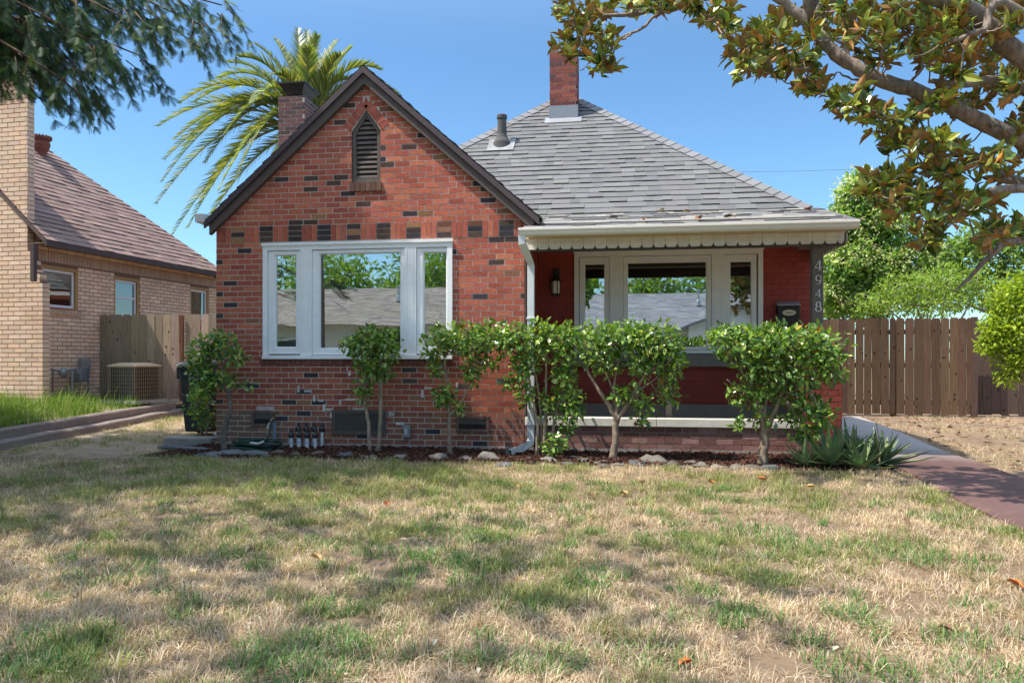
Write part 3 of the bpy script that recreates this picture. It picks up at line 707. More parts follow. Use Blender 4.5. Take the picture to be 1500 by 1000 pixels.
# ---- things fixed or hung on the house
t = thing('wall_lantern', 'small black wall lantern with cream glass beside the porch window', 'lantern', tuple(atY(814, 412, PY - .1)))
p = Vector(ORIG[t.name]); m = MB(); K = (.03, .027, .025)
m.lathe([(.05, -.0), (.05, .02)], p + Vector((0, .09, .08)), 14, K); m.box(p.x - .045, p.x + .045, PY - .03, PY - .006, p.z + .03, p.z + .17, K); m.tube([p + Vector((0, .08, .12)), p + Vector((0, .03, .17)), p + Vector((0, 0, .14)), p + Vector((0, 0, .07))], .013, 8, K)
m.lathe([(.075, .0), (.07, .02), (.03, .065), (.012, .08)], p, 6, K); m.lathe([(.06, -.185), (.06, -.165)], p, 6, K)
for k in range(6):
    a = 2 * math.pi * k / 6; m.bar(p + Vector((.056 * math.cos(a), .056 * math.sin(a), -.166)), p + Vector((.06 * math.cos(a), .06 * math.sin(a), 0)), .008, .008, K)
m.build('lantern_frame', MATS['metal'], t); m = MB(); m.lathe([(.05, -.16), (.053, -.002)], p, 6, (.80, .74, .58)); m.build('lantern_glass', MATS['paint'], t)
mp = atY(1155.5, 444, PY - .11); t = thing('mailbox', 'black metal mailbox with oval cream plate on the porch wall', 'mailbox', (mp.x, PY - .06, 1.5))
m = MB(); hw = .132; z1 = mp.z - .02; m.prism([(mp.x - hw, PY - .006, z1 - .42), (mp.x - hw, PY - .10, z1 - .42), (mp.x - hw, PY - .12, z1 - .02), (mp.x - hw, PY - .006, z1)], (2 * hw, 0, 0), (.022, .022, .024)); m.build('mailbox_body', MATS['metal'], t, bevel=.006)
m = MB(); m.prism([(mp.x - hw - .006, PY - .006, z1 + .05), (mp.x - hw - .006, PY - .006, z1 + .004), (mp.x - hw - .006, PY - .135, z1 - .012), (mp.x - hw - .006, PY - .135, z1 + .006)], (2 * hw + .012, 0, 0), (.30, .30, .30)); m.build('mailbox_lid', MATS['metal'], t)
def oval(m, a, b, y0, y1, zc, col, n=24): m.prism([(mp.x + a * math.cos(2 * math.pi * k / n), y0, zc + b * math.sin(2 * math.pi * k / n)) for k in range(n)][::-1], (0, y1 - y0, 0), col)
m = MB(); oval(m, .090, .045, PY - .127, PY - .112, z1 - .10, (.10, .085, .06)); oval(m, .080, .036, PY - .131, PY - .1275, z1 - .10, (.60, .52, .36)); m.box(mp.x - .045, mp.x + .045, PY - .1335, PY - .1315, z1 - .106, z1 - .094, (.22, .18, .12)); m.build('mailbox_plate', MATS['paint'], t)
e0 = atY(592.5, 622, GY); e1 = atY(603, 640.5, GY)
t = thing('outlet_box', 'small grey outdoor outlet box low on the brick wall', 'outlet', (e0.x, GY - .02, e1.z)); m = MB(); m.box(e0.x, e1.x, GY - .06, GY - .008, e1.z, e0.z, (.26, .27, .27)); m.build('box_body', MATS['metal'], t, bevel=.008)
m = MB(); m.box(e0.x + .018, e1.x - .03, GY - .072, GY - .061, e1.z + .03, e0.z - .035, (.52, .53, .54)); m.build('box_cover', MATS['metal'], t, bevel=.004)
# ================================================================== GROUND, PATH, STREET
def sheet(name, mat, poly, z=0.0, step=None, amp=0.0, kind='structure'):
    """flat or gently uneven ground piece; step gives a grid that follows the polygon's bounding box"""
    m = MB()
    if step is None:
        m.prism([(x, y, z) for x, y in poly], (0, 0, -.02))
    o = m.build(name, MATS[mat]) if step is None else None
    if step is not None:
        xs = [p[0] for p in poly]; ys = [p[1] for p in poly]; nx = int((max(xs) - min(xs)) / step); ny = int((max(ys) - min(ys)) / step)
        gx, gy = np.meshgrid(np.linspace(min(xs), max(xs), nx), np.linspace(min(ys), max(ys), ny)); gz = z + (fbm(gx * 1.3, gy * 1.3, 3) - .5) * amp + (fbm(gx * 6, gy * 6, 9) - .5) * amp * .5
        V = np.stack([gx.ravel(), gy.ravel(), gz.ravel()], 1); i = np.arange(nx * ny).reshape(ny, nx)
        F = np.stack([i[:-1, :-1].ravel(), i[:-1, 1:].ravel(), i[1:, 1:].ravel(), i[1:, :-1].ravel()], 1)
        o = tri_object(name, V, F, np.ones((len(V), 3)), MATS[mat], smooth=True)
    return tag(o, kind=kind)
gm = MB(); gm.box(-600, 600, -300, 900, -.5, -.06); tag(gm.build('ground', MATS['far_ground']), kind='structure')
sheet('lawn_soil', 'lawn_soil', [(-7.6, -4.6), (2.75, 7.62)], 0.0, .07, .03)
sheet('bed_soil', 'bed_soil', [(-5.15, 7.45), (2.62, 8.48)], .014, .05, .03)
sheet('side_ground', 'side_dirt', [(-8.6, 7.3), (-4.88, 14.5)], .0, .08, .03)
sheet('yard_ground', 'dry_yard', [(2.4, -4.6), (16, 15.5)], -.004, .1, .035)
sheet('rear_ground', 'dry_yard', [(2.36, 15.2), (22, 40), ], -.02, .5, .05)
# walk: wide red slab turning into the grey side walk
RL = [atZ(*p) for p in ((1500, 703), (1435, 680), (1384, 663), (1327, 638), (1259, 611.5))]
PATH_L = [(2.62, -4.6), (2.56, 1.0), (2.46, 3.6), (2.42, 4.98), (2.46, 5.97), (2.60, 7.2), (2.62, 8.2), (2.45, 8.95), (2.42, 11), (2.42, 14.3)]
PATH_R = [(p.x, p.y) for p in RL][::-1]
PATH_R = PATH_R + [(3.35, 5.6), (3.42, 4.2), (3.5, 1.0), (3.6, -4.6)]
m = MB(); jy = [-4.6, -2.4, -.2, 1.9, 3.9, 5.7, 7.5, 9.4, 11.4, 14.2]; pr_ = sorted(PATH_R, key=lambda q: q[1]); pxr = lambda y: float(np.interp(y, [q[1] for q in pr_], [q[0] for q in pr_])); pxl = lambda y: float(np.interp(y, [q[1] for q in PATH_L], [q[0] for q in PATH_L]))
for a, b in zip(jy[:-1], jy[1:]):                            # slabs with open joints
    ys = [a + .007 + (b - a - .014) * i / 8 for i in range(9)]; zz = .022 + rnd(-.002, .002)
    m.prism([(pxl(y), y, zz) for y in ys][::-1] + [(pxr(y), y, zz) for y in ys], (0, 0, -.1))
tag(m.build('path', MATS['path_concrete'], bevel=.01), kind='structure')
def path_left(y):
    ys = [p[1] for p in PATH_L]; xs = [p[0] for p in PATH_L]; return np.interp(y, ys, xs)
for nm, mt, y0, y1, z in (('sidewalk', 'pavement', -6.2, -4.6, .0), ('street', 'asphalt', -15.6, -6.35, -.12), ('far_sidewalk', 'pavement', -17.2, -15.75, .0), ('far_lawn', 'far_ground', -60, -17.2, -.01)):
    m = MB(); m.box(-90, 90, y0, y1, z - .15, z, (.4, .4, .4)); tag(m.build(nm, MATS[mt]), kind='structure')
for y0, y1 in ((-6.35, -6.2), (-15.75, -15.6)):
    m = MB(); m.box(-90, 90, y0 + .001, y1 - .001, -.3, .008, (.38, .36, .34)); tag(m.build('kerb', MATS['concrete']), kind='structure')
# the neighbour's raised strip of ground with its two stepped kerbs
KA, KB = Vector((-7.03, 7.62, 0)), Vector((-8.26, 13.2, 0)); KD = (KB - KA).normalized(); KN = Vector((-KD.y, KD.x, 0))
if KN.x > 0: KN = -KN
def kpt(t, off, z): return KA + KD * t + KN * off + Vector((0, 0, z))
m = MB(); NR = 40
vs = []; fs = []
for i in range(NR + 1):
    t = -9 + 16 * i / NR
    for off, z in ((.29, .195), (1.0, .215), (2.2, .27), (3.5, .31), (30, .33)): vs.append(kpt(t, off, z + (0 if off < .5 else rnd(-.012, .012))))
for i in range(NR):
    for k in range(4): fs.append((i * 5 + k + 5, i * 5 + k + 6, i * 5 + k + 1, i * 5 + k))
m.add(vs, fs, (1, 1, 1)); tag(m.build('neighbour_ground', MATS['weed_soil'], smooth=True), kind='structure')
for off, wd, z0, z1, lab in ((.0, .18, -.06, .105, 'lower weathered concrete kerb of the stepped edge below the tall grass'), (.182, .13, -.06, .225, 'upper weathered concrete kerb holding back the tall green grass')):
    m = MB(); n = 44; c0 = (.27, .215, .19)
    P = []
    for i in range(n + 1):
        t = -8.5 + 14.4 * i / n; w = (fbm(t * .8, off * 9, 21) - .5) * .05; hz = (fbm(t * 1.7, off * 7 + 3, 22) - .5) * .035
        P.append([kpt(t, off + w, z0), kpt(t, off + w, z1 - .02 + hz), kpt(t, off + w + .02, z1 + hz), kpt(t, off + wd - .02, z1 + hz), kpt(t, off + wd, z1 - .02 + hz), kpt(t, off + wd, z0)])
    V = [v for p in P for v in p]; F = [(i * 6 + k, i * 6 + k + 1, i * 6 + k + 7, i * 6 + k + 6) for i in range(n) for k in range(5)] + [tuple(range(5, -1, -1)), tuple(range(n * 6, n * 6 + 6))]
    m.add(V, F, c0); tag(m.build('edging_kerb', MATS['concrete'], smooth=False), lab, 'kerb')

# ================================================================== THE NEIGHBOUR'S TAN BRICK HOUSE
NRZ = R(-4.0); NO = Vector((-10.07, 11.75, 0))
nb = thing('neighbour_house', 'tan brick house next door with brown shingle roof and wide brick chimney', 'house', NO, rz=NRZ, local=True)
def nwall(px, py, x=0.0):                 # picture point -> (y, z) on the neighbour's side wall, local
    d = ray(px, py); c, s = math.cos(-NRZ), math.sin(-NRZ)
    rot = lambda v: (v[0] * c - v[1] * s, v[0] * s + v[1] * c)
    ox, oy = rot((-NO.x, -NO.y)); dx, dy = rot((d[0], d[1])); t = (x - ox) / dx; return oy + dy * t, EYE + d[2] * t
EZ = 3.10; y45, zz45 = nwall(45, 347, .3); yF, zzF = nwall(332, 397, .3)
TANC = [(.73, .52, .38), (.77, .55, .41), (.69, .48, .35), (.75, .50, .35)]
def tcol(u, z, L): return vary(random.choice(TANC), .1)
WN = []
for a, b, t, bo in ((60, 114, 387, 453), (167, 204, 404, 470), (278, 306, 419, 470)):
    ya, z1 = nwall(a, t); yb, z1b = nwall(b, t + (b - a) * .14); z0 = nwall((a + b) / 2, bo)[1]; WN.append((ya, yb, z0, (z1 + z1b) / 2))
wl = yF + .1
m = MB()
SO0, SO1 = EZ - .33, EZ - .14
def nh(za, zb): return [(a, b) for a, b, c, d in WN if zb > c + .01 and za < d - .01]
bricks(m, (0, 0, 0), (0, 1, 0), (1, 0, 0), 0, wl, .05, SO0, tcol, nh, L=.20, H=.073, J=.012, proud=.006)
bricks(m, (0, 0, 0), (0, 1, 0), (1, 0, 0), 0, wl, SO1, EZ + .1, tcol, None, L=.20, H=.073, J=.012, proud=.006)
y = 0
while y < wl: m.box(-.02, .007, y + .004, y + .066, SO0 + .005, SO1 - .005, vary((.47, .32, .25), .1)); y += .07
for a, b, c, d in WN:
    y = a - .05
    while y < b + .05: m.box(-.02, .03, y + .003, y + .066, c - .1, c - .006, vary((.52, .34, .24), .1)); y += .07
m.build('brick_face', MATS['tan_brick'], nb)
m = MB(); NM = (.20, .12, .09)
ys = sorted({0, wl} | {v for w in WN for v in w[:2]})
for a, b in zip(ys[:-1], ys[1:]):
    w = [q for q in WN if abs(q[0] - a) < 1e-6]
    if w: m.box(-.15, 0, a, b, 0, w[0][2], NM); m.box(-.15, 0, a, b, w[0][3], EZ + .15, NM)
    else: m.box(-.15, 0, a, b, 0, EZ + .15, NM)
m.box(-9, -.152, wl - .15, wl, 0, EZ + .1, NM); m.box(-9, -.152, 0, .15, 0, EZ + .1, (.40, .28, .19)); m.box(-9, -8.85, .152, wl - .152, 0, EZ + .1, NM)
m.build('wall', MATS['mortar'], nb)
for i, (a, b, z0, z1) in enumerate(WN):
    m = MB(); OC = (.40, .23, .09); fw = .06
    m.box(-.09, -.0, a, b, z1 - fw, z1, OC); m.box(-.09, 0, a, a + .04, z0, z1 - fw, OC); m.box(-.09, 0, b - fw, b, z0, z1 - fw, OC); m.box(-.09, .012, a + .04, b - fw, z0, z0 + .03, (.30, .13, .08))
    wn = m.build('window', MATS['old_paint'], nb, bevel=.004); m = MB(); V = (.72, .70, .72); A, B, C, D = a + .042, b - fw - .002, z0 + .032, z1 - fw - .002; f = .045
    m.box(-.075, -.03, A, B, C, C + f, V); m.box(-.075, -.03, A, B, D - f, D, V); m.box(-.0752, -.03, A, A + f, C + f, D - f, V); m.box(-.0752, -.03, B - f, B, C + f, D - f, V)
    if i == 1: m.box(-.07, -.035, A + f, B - f, (C + D) / 2 + .02, (C + D) / 2 + .06, V)
    m.build('sash', MATS['paint'], wn, bevel=.003); m = MB(); m.box(-.06, -.055, A + f, B - f, C + f, D - f); m.build('window_pane', MATS['side_glass'], wn)
    m = MB(); ra = max(a - .1, .17); m.box(-.6, -.152, ra - .1 if ra > .2 else ra - .015, ra, z0 - .2, z1 + .2, (.10, .095, .09)); m.box(-.6, -.152, b + .1, b + .2, z0 - .2, z1 + .2, (.10, .095, .09)); m.box(-.7, -.6, ra, b + .2, z0 - .2, z1 + .2, (.12, .11, .10) if i < 2 else (.30, .34, .38)); m.build('window_recess', MATS['paint'], wn)
# roof: eave along the side, hip at the far end
nw = 2.62; npi = .94; BRN = [(.30, .20, .175), (.27, .18, .16), (.32, .22, .19), (.28, .185, .165)]
bc = lambda u, s: vary(random.choice(BRN), .12)
pk = Vector((.3 - nw, yF - nw, EZ + npi * nw)); y0 = -.15; cs2 = 1 / math.sqrt(1 + npi ** 2); sn2 = npi * cs2
m = MB()
def nface(p, n, th=.06): m.prism(p, Vector(n).normalized() * -th, (.14, .10, .09))
nface([(.3, y0, EZ), (.3, yF, EZ), pk, (pk.x, y0, pk.z)], (npi, 0, 1)); nface([(.3, yF, EZ), (.3 - 2 * nw, yF, EZ), pk], (0, npi, 1)); nface([(.3 - 2 * nw, yF, EZ), (.3 - 2 * nw, y0, EZ), (pk.x, y0, pk.z), pk], (-npi, 0, 1))
r = m.build('roof', MATS['shingle'], nb); m = MB(); sl = nw / cs2
shingles(m, (.3, 0, EZ), (0, 1, 0), (-cs2, 0, sn2), (sn2, 0, cs2), -.02, sl - .02, lambda s: y0, lambda s: yF - nw * s / sl, bc, wmin=.2, wmax=.4)
shingles(m, (0, yF, EZ), (-1, 0, 0), (0, -cs2, sn2), (0, sn2, cs2), -.02, sl - .02, lambda s: -.3 + nw * s / sl, lambda s: -.3 + 2 * nw - nw * s / sl, bc, wmin=.3, wmax=.5)
m.build('roof_shingles', MATS['shingle'], r)
m = MB(); EB = (.075, .05, .05); m.box(.285, .325, y0, yF, EZ - .11, EZ - .012, EB); m.box(.0, .284, y0, yF, EZ - .06, EZ - .045, (.2, .15, .12)); m.box(-9, .32, yF - .03, yF + .01, EZ - .11, EZ - .012, EB)
m.build('gutter', MATS['brown_paint'], nb)
m = MB(); yd = nwall(50, 400, .25)[0]; m.box(.20, .27, yd - .03, yd + .04, nwall(50, 412, .25)[1], EZ - .11, EB); m.build('downspout', MATS['brown_paint'], nb)
# chimney with stepped shoulder on the street side
m = MB(); cy0 = -.12; X1 = .215
xu = -.10
zs0, zs1 = 2.28, 2.95
def cends(za, zb):
    z = (za + zb) / 2; k = min(1, max(0, (z - zs0) / (zs1 - zs0))); return 0, 2.6 + X1 + (xu - X1) * round(k * 5) / 5
bricks(m, (-2.6, cy0, 0), (1, 0, 0), (0, -1, 0), 0, 3, .2, 7.0, tcol, None, ends=cends, L=.235, H=.080, J=.013, proud=.007)
z = .2
while z < 7.0:
    a, b = cends(z, z + .08); x = b - 2.6; m.box(x - .1, x + .004, cy0 - .004, cy0 + .14, z + .006, z + .074, tcol(0, z, 1)); z += .08
m.build('chimney', MATS['tan_brick'], nb); cho = [o for o in nb.children if o.name.startswith('chimney')][0]
m = MB(); m.box(-2.6, xu - .002, cy0, cy0 + .138, 0, 6.98, NM); m.box(xu - .0015, X1 - .004, cy0 + .001, cy0 + .136, 0, zs0, NM)
for i in range(5):
    zz0 = zs0 + i * (zs1 - zs0) / 5; m.box(xu - .0015, X1 + (xu - X1) * (i + .6) / 5 - .004, cy0 + .001, cy0 + .136, zz0, zz0 + (zs1 - zs0) / 5, NM)
m.build('chimney_core', MATS['mortar'], cho)
m = MB()
d_ = ray(60, 226); c_, s_ = math.cos(-NRZ), math.sin(-NRZ); ro = lambda a, b: (a * c_ - b * s_, a * s_ + b * c_); ox_, oy_ = ro(-NO.x, -NO.y); dx_, dy_ = ro(d_[0], d_[1])
t_ = (EZ + npi * (.3 - ox_) - EYE) / (d_[2] + npi * dx_); ux, uy, uz = ox_ + dx_ * t_, oy_ + dy_ * t_, EYE + d_[2] * t_; print('pot', ux, uy, uz)
TC = (.22, .075, .055)
m.lathe([(.10, -.35), (.105, -.02), (.15, .06), (.175, .15), (.165, .20), (.15, .22), (.19, .25), (.19, .30), (.16, .31)], (ux, uy, uz + .05), 20, TC)
for k in range(20):
    a = 2 * math.pi * k / 20; m.obox((ux + .185 * math.cos(a), uy + .185 * math.sin(a), uz + .34), (.018 * math.cos(a), .018 * math.sin(a), 0), (-.018 * math.sin(a), .018 * math.cos(a), 0), (0, 0, .03), TC)
m.build('chimney_pot', MATS['terracotta'], nb)

# ================================================================== FENCES
def board_fence(name, label, a, b, z0, h, cols, group=None, gap=.006, pitch=.15, posts=(), wob=.012, gaps=None, parent_z=None):
    a, b = Vector((*a, 0)), Vector((*b, 0)); d = (b - a); L = d.length; d /= L; n = Vector((d.y, -d.x, 0))      # n towards the street
    if n.y > 0: n = -n
    t = thing(name, label, 'fence', (a.x, a.y, z0), group); m = MB(); k = MB(); s = 0; i = 0
    while s < L - .02:
        g = gaps(i) if gaps else gap * rnd(.3, 1.8); w = min(pitch * rnd(.94, 1.04), L - s) - g; hh = h * (1 + rnd(-.003, .003)); o = rnd(-.004, .004); c = vary(random.choice(cols), .20); zb = z0 + rnd(.01, .05); lean = rnd(-.006, .006)
        P = lambda u, z, out: a + d * (s + u + lean * (z - z0)) + n * (out + o) + Vector((0, 0, z))
        r = .032; zt = z0 + hh
        pr = [P(0, zb, .01), P(w, zb, .01), P(w, zt - r, .01), P(w - r * .35, zt - r * .35, .01), P(w - r, zt, .01), P(r, zt, .01), P(r * .35, zt - r * .35, .01), P(0, zt - r, .01)]
        m.prism(pr[::-1], n * -.018, c)
        for q in range(random.choice((1, 2, 3, 3))):
            u, z, rr = rnd(.02, max(.03, w - .02)), rnd(zb + .05, zt - .1), rnd(.008, .020); cc = tuple(v * .22 for v in c)
            k.prism([P(u + rr * math.cos(2 * math.pi * j / 8), z + 1.4 * rr * math.sin(2 * math.pi * j / 8), .0112) for j in range(8)], n * -.001, cc)
        s += w + g; i += 1
    m.F += [tuple(v + len(m.V) for v in f) for f in k.F]; m.V += k.V; m.C += k.C; m.M += k.M
    m.build('fence_boards', MATS['fence_wood'], t)
    for z in (.25, h * .52, h - .25):
        r = MB(); r.bar(a - n * .034 + Vector((0, 0, z0 + z)), b - n * .034 + Vector((0, 0, z0 + z)), .04, .09, vary(cols[0], .1)); r.build('fence_rail', MATS['fence_wood'], t)
    for s, hp, w, out, c in posts:
        p = a + d * s + n * out; r = MB(); r.obox(p + Vector((0, 0, z0 + hp / 2)), d * w / 2, n * w / 2, (0, 0, hp / 2), c); r.build('fence_post', MATS['fence_wood'], t)
    return t
RC = [(.120, .070, .041), (.098, .056, .033), (.142, .084, .048), (.106, .061, .037)]
fA, fB, fC = (2.37, 14.80), (4.98, 14.72), (6.27, 14.62)
board_fence('board_fence', 'brown dog eared board fence with bright gaps between boards beside the painted porch pier', fA, fB, .0, 1.80, RC, gaps=lambda i: random.choice((.004, .006, .010, .016)), posts=[(2.6, 1.76, .09, -.08, RC[0])])
board_fence('board_fence', 'brown dog eared fence section behind the dry yard, its boards tight together', (5.0, 14.72), fC, .0, 1.80, RC, posts=[(1.30, 1.81, .09, -.03, (.10, .06, .05))])
board_fence('board_fence', 'darker rear fence section half hidden by the yellow green bush', (6.40, 14.9), (12.5, 14.5), .0, 1.72, [(.10, .066, .05), (.12, .08, .057)], posts=[(3, 1.7, .09, -.08, RC[1])])
LC = [(.36, .275, .20), (.33, .25, .185), (.38, .29, .215), (.30, .235, .18)]
board_fence('board_fence', 'pale weathered board fence standing behind the air conditioner', (-9.93, 13.12), (-8.33, 13.26), .25, 1.65, LC, pitch=.155, posts=[(1.63, 1.63, .06, .012, (.17, .07, .045))])
board_fence('board_fence', 'pale board side gate between the tan and the red brick house', (-8.24, 13.28), (-4.95, 13.5), .2, 1.70, LC, pitch=.155, posts=[(3.6, 1.7, .09, -.08, LC[0])])

# ================================================================== NEIGHBOUR'S UTILITIES
ac = thing('air_conditioner', 'square air conditioner unit with wire grille and tan lid beside the pale fence', 'air conditioner', (-8.83, 12.6, .25))
c = Vector((-8.83, 12.6, .25)); aw = .30; ah = .60; ar = R(-10); U2 = Vector((math.cos(ar), math.sin(ar), 0)); V2 = Vector((-math.sin(ar), math.cos(ar), 0)); Z3 = Vector((0, 0, 1))
m = MB(); m.obox(c + Z3 * .03, U2 * .40, V2 * .40, Z3 * .03, (.36, .34, .31)); m.build('base_slab', MATS['concrete'], ac)
m = MB(); m.obox(c + Z3 * (.06 + ah / 2), U2 * (aw - .03), V2 * (aw - .03), Z3 * ah / 2, (.035, .032, .03)); m.build('coil', MATS['metal'], ac)
m = MB(); wc = (.34, .27, .20)
for s1, A2, B2 in ((-1, U2, V2), (1, U2, V2), (-1, V2, U2), (1, V2, U2)):
    for i in range(13):
        x = -aw + 2 * aw * i / 12; p = c + A2 * x + B2 * (s1 * aw); m.bar(p + Z3 * .06, p + Z3 * (.06 + ah), .008 if i not in (0, 12) else .02, .006, wc, up=tuple(B2))
    for k in range(9):
        z = .08 + (ah - .03) * k / 8; m.bar(c - A2 * aw + B2 * (s1 * aw * 1.01) + Z3 * z, c + A2 * aw + B2 * (s1 * aw * 1.01) + Z3 * z, .006, .006, wc)
m.build('wire_grille', MATS['metal'], ac); m = MB()
q = lambda s, z: [c + U2 * a * s + V2 * b * s + Z3 * z for a, b in ((-1, -1), (1, -1), (1, 1), (-1, 1))]
m.hexa(q(aw + .02, .66) + q(aw + .02, .69), (.52, .40, .28)); m.hexa(q(aw + .01, .6902) + q(aw * .55, .735), (.50, .38, .26)); m.build('lid', MATS['paint'], ac, bevel=.006)
gm_ = thing('gas_meter', 'grey gas meter with regulator and pipes on the tan brick wall', 'gas meter', (-10.3, 12.6, .3)); G = (.24, .255, .27)
def nl(y, x, z): return Matrix.Rotation(NRZ, 4, 'Z') @ Vector((x, y, z)) + NO
ya, yb = nwall(80, 550, .14)[0], nwall(128, 550, .14)[0]; zz = nwall(100, 545, .14)[1]; S = (yb - ya)
m = MB(); m.lathe([(.04, -.05), (.085, -.02), (.085, .02), (.04, .05)], (0, 0, 0), 14, G)
m.V = [tuple(nl(ya + S * .22 + v[0], .17 + v[2], zz - .01 + v[1])) for v in m.V]; m.build('regulator', MATS['metal'], gm_)
m = MB(); o = nl(ya + S * .72, .16, zz - .06); m.obox(o, (.09, .01, 0), (0, .09, 0), (0, 0, .11), G); m.obox(o + Vector((0, -.06, .06)), (.06, 0, 0), (0, .045, 0), (0, 0, .04), (.34, .36, .38)); m.build('meter_body', MATS['metal'], gm_, bevel=.015)
m = MB(); tp = [nl(ya - .1, .17, zz + .05), nl(ya + S * .22, .17, zz + .02), nl(ya + S * .5, .17, zz + .05), nl(ya + S * .95, .17, zz + .07)]; m.tube(tp, .022, 8, G); m.tube([nl(ya + S * .48, .17, zz + .05), nl(ya + S * .48, .17, .25)], .02, 8, (.38, .39, .40)); m.tube([nl(ya - .05, .15, zz + .05), nl(ya - .05, .15, .25)], .014, 8, (.2, .17, .15)); m.tube([nl(ya + S, .16, zz + .07), nl(ya + S, .16, .25)], .018, 8, G)
m.build('gas_pipe', MATS['metal'], gm_)
ya, z1 = nwall(120, 525, .1); yb, z0 = nwall(133, 546, .1)
t = thing('utility_box', 'small pale grey utility box above the gas meter', 'utility box', tuple(nl(ya, .05, z0))); m = MB(); m.obox(nl((ya + yb) / 2, .06, (z0 + z1) / 2), (.055, 0, 0), (0, (yb - ya) / 2, 0), (0, 0, (z1 - z0) / 2), (.36, .36, .36)); m.build('box_body', MATS['metal'], t, bevel=.01); m = MB(); m.obox(nl((ya + yb) / 2, .125, z0 + .09), (.01, 0, 0), (0, .03, 0), (0, 0, .02), (.12, .12, .13)); m.build('box_label_plate', MATS['plastic'], t)

# ================================================================== THINGS BY THE BED
bx, byy = -5.72, 9.75; t = thing('trash_bin', 'black wheeled trash bin standing at the side of the brick house', 'trash bin', (bx, byy, 0)); K = (.024, .024, .026)
m = MB(); w0, w1, d0, d1 = .20, .255, .24, .30
m.hexa([(bx - w0, byy - d0, .06), (bx + w0, byy - d0, .06), (bx + w0, byy + d0, .06), (bx - w0, byy + d0, .06), (bx - w1, byy - d1, .93), (bx + w1, byy - d1, .93), (bx + w1, byy + d1, .93), (bx - w1, byy + d1, .93)], K)
m.box(bx - w1 - .02, bx + w1 + .02, byy - d1 - .02, byy + d1 + .02, .90, .945, K); m.build('bin_body', MATS['plastic'], t, bevel=.02)
m = MB(); m.hexa([(bx - .30, byy - .34, .95), (bx + .30, byy - .34, .95), (bx + .30, byy + .32, .95), (bx - .30, byy + .32, .95), (bx - .24, byy - .27, 1.02), (bx + .24, byy - .27, 1.02), (bx + .24, byy + .27, 1.03), (bx - .24, byy + .27, 1.03)], (.03, .03, .033)); m.build('lid', MATS['plastic'], t, bevel=.015)
m = MB(); m.tube([(bx - .33, byy - .2, .92), (bx - .33, byy + .2, .92)], .018, 8, K); m.box(bx - .345, bx - .285, byy - .2, byy - .16, .78, .93, K); m.box(bx - .345, bx - .285, byy + .16, byy + .2, .78, .93, K); m.build('handle', MATS['plastic'], t)
for s in (-1, 1):
    m = MB(); m.tube([(bx + s * .20, byy + .2, .10), (bx + s * .26, byy + .2, .10)], .10, 16, (.02, .02, .02)); m.build('wheel', MATS['rubber'], t)
m = MB()
for i, w in enumerate((.07, .09, .06)): m.box(bx + .02, bx + .02 + w, byy - d1 + .015, byy - d1 + .028, .56 - i * .035, .58 - i * .035, (.55, .55, .55))
m.build('sticker', MATS['paint'], t)
sb = atZ(297, 650, .05); m = MB(); m.box(-5.55, -4.93, 8.45, 8.72, -.02, .10, (.30, .27, .24)); tag(m.build('splash_block', MATS['concrete'], bevel=.02), 'concrete splash block on the ground below the white downspout end', 'splash block')
# hose bib and hose
hp = atY(402, 612, GY - .10); t = thing('hose_bib', 'garden tap on a short wrapped standpipe in front of the crawl vent', 'garden tap', (hp.x, GY - .10, 0)); m = MB()
m.tube([(hp.x, GY - .10, 0), (hp.x, GY - .10, hp.z - .02)], .020, 10, (.10, .12, .16)); 
for i in range(10): m.tube([(hp.x, GY - .10, .03 + i * .028), (hp.x, GY - .10, .042 + i * .028)], .0215, 10, (.34, .38, .48))
m.build('standpipe', MATS['plastic'], t); m = MB(); m.tube([(hp.x + .0, GY - .01, hp.z), (hp.x, GY - .13, hp.z), (hp.x - .02, GY - .17, hp.z - .04)], .016, 8, (.15, .12, .07)); m.tube([(hp.x, GY - .1, hp.z), (hp.x, GY - .1, hp.z + .05)], .008, 8, (.15, .12, .07)); m.lathe([(.032, 0), (.032, .012)], (hp.x, GY - .1, hp.z + .05), 10, (.10, .04, .03)); m.build('tap', MATS['metal'], t)
hc = atZ(388, 653, .03); hc.y = min(hc.y, 8.12); t = thing('garden_hose', 'dark green garden hose lying coiled on the mulch', 'hose', tuple(hc)); m = MB(); GR = (.018, .045, .032)
for i in range(8):
    r0 = .30 - .018 * (i % 4) - rnd(0, .02); ox, oy = rnd(-.03, .03), rnd(-.02, .02); z = .035 + .024 * (i // 2) + rnd(0, .006); N = 40; a0 = rnd(0, 6)
    m.tube([hc + Vector((ox + r0 * math.cos(a0 + 6.1 * k / N), oy + r0 * .62 * math.sin(a0 + 6.1 * k / N), z - .03 + .012 * math.sin(3 * 6.28 * k / N + i))) for k in range(N + 1)], .0125, 7, vary(GR, .3))
e = Vector((hp.x - .02, GY - .17, hp.z - .05)); m.tube(curve(hc + Vector((.05, .05, .06)), e, (.05, 0, -.06), 12), .0125, 7, GR); m.tube(curve(hc + Vector((.30, 0, .03)), hc + Vector((.02, -.17, .08)), (.16, -.16, .03), 12), .0125, 7, (.05, .05, .055)); m.build('hose_coil', MATS['rubber'], t, smooth=True)
m = MB(); m.tube([e + Vector((-.03, 0, -.075)), e + Vector((0, 0, .0))], .017, 8, (.62, .62, .60)); m.build('hose_coupling', MATS['plastic'], t); m = MB(); m.tube([hc + Vector((.02, -.17, .08)), hc + Vector((.13, -.20, .075)), hc + Vector((.19, -.20, .10))], .014, 8, (.55, .55, .52)); m.build('hose_nozzle', MATS['plastic'], t)
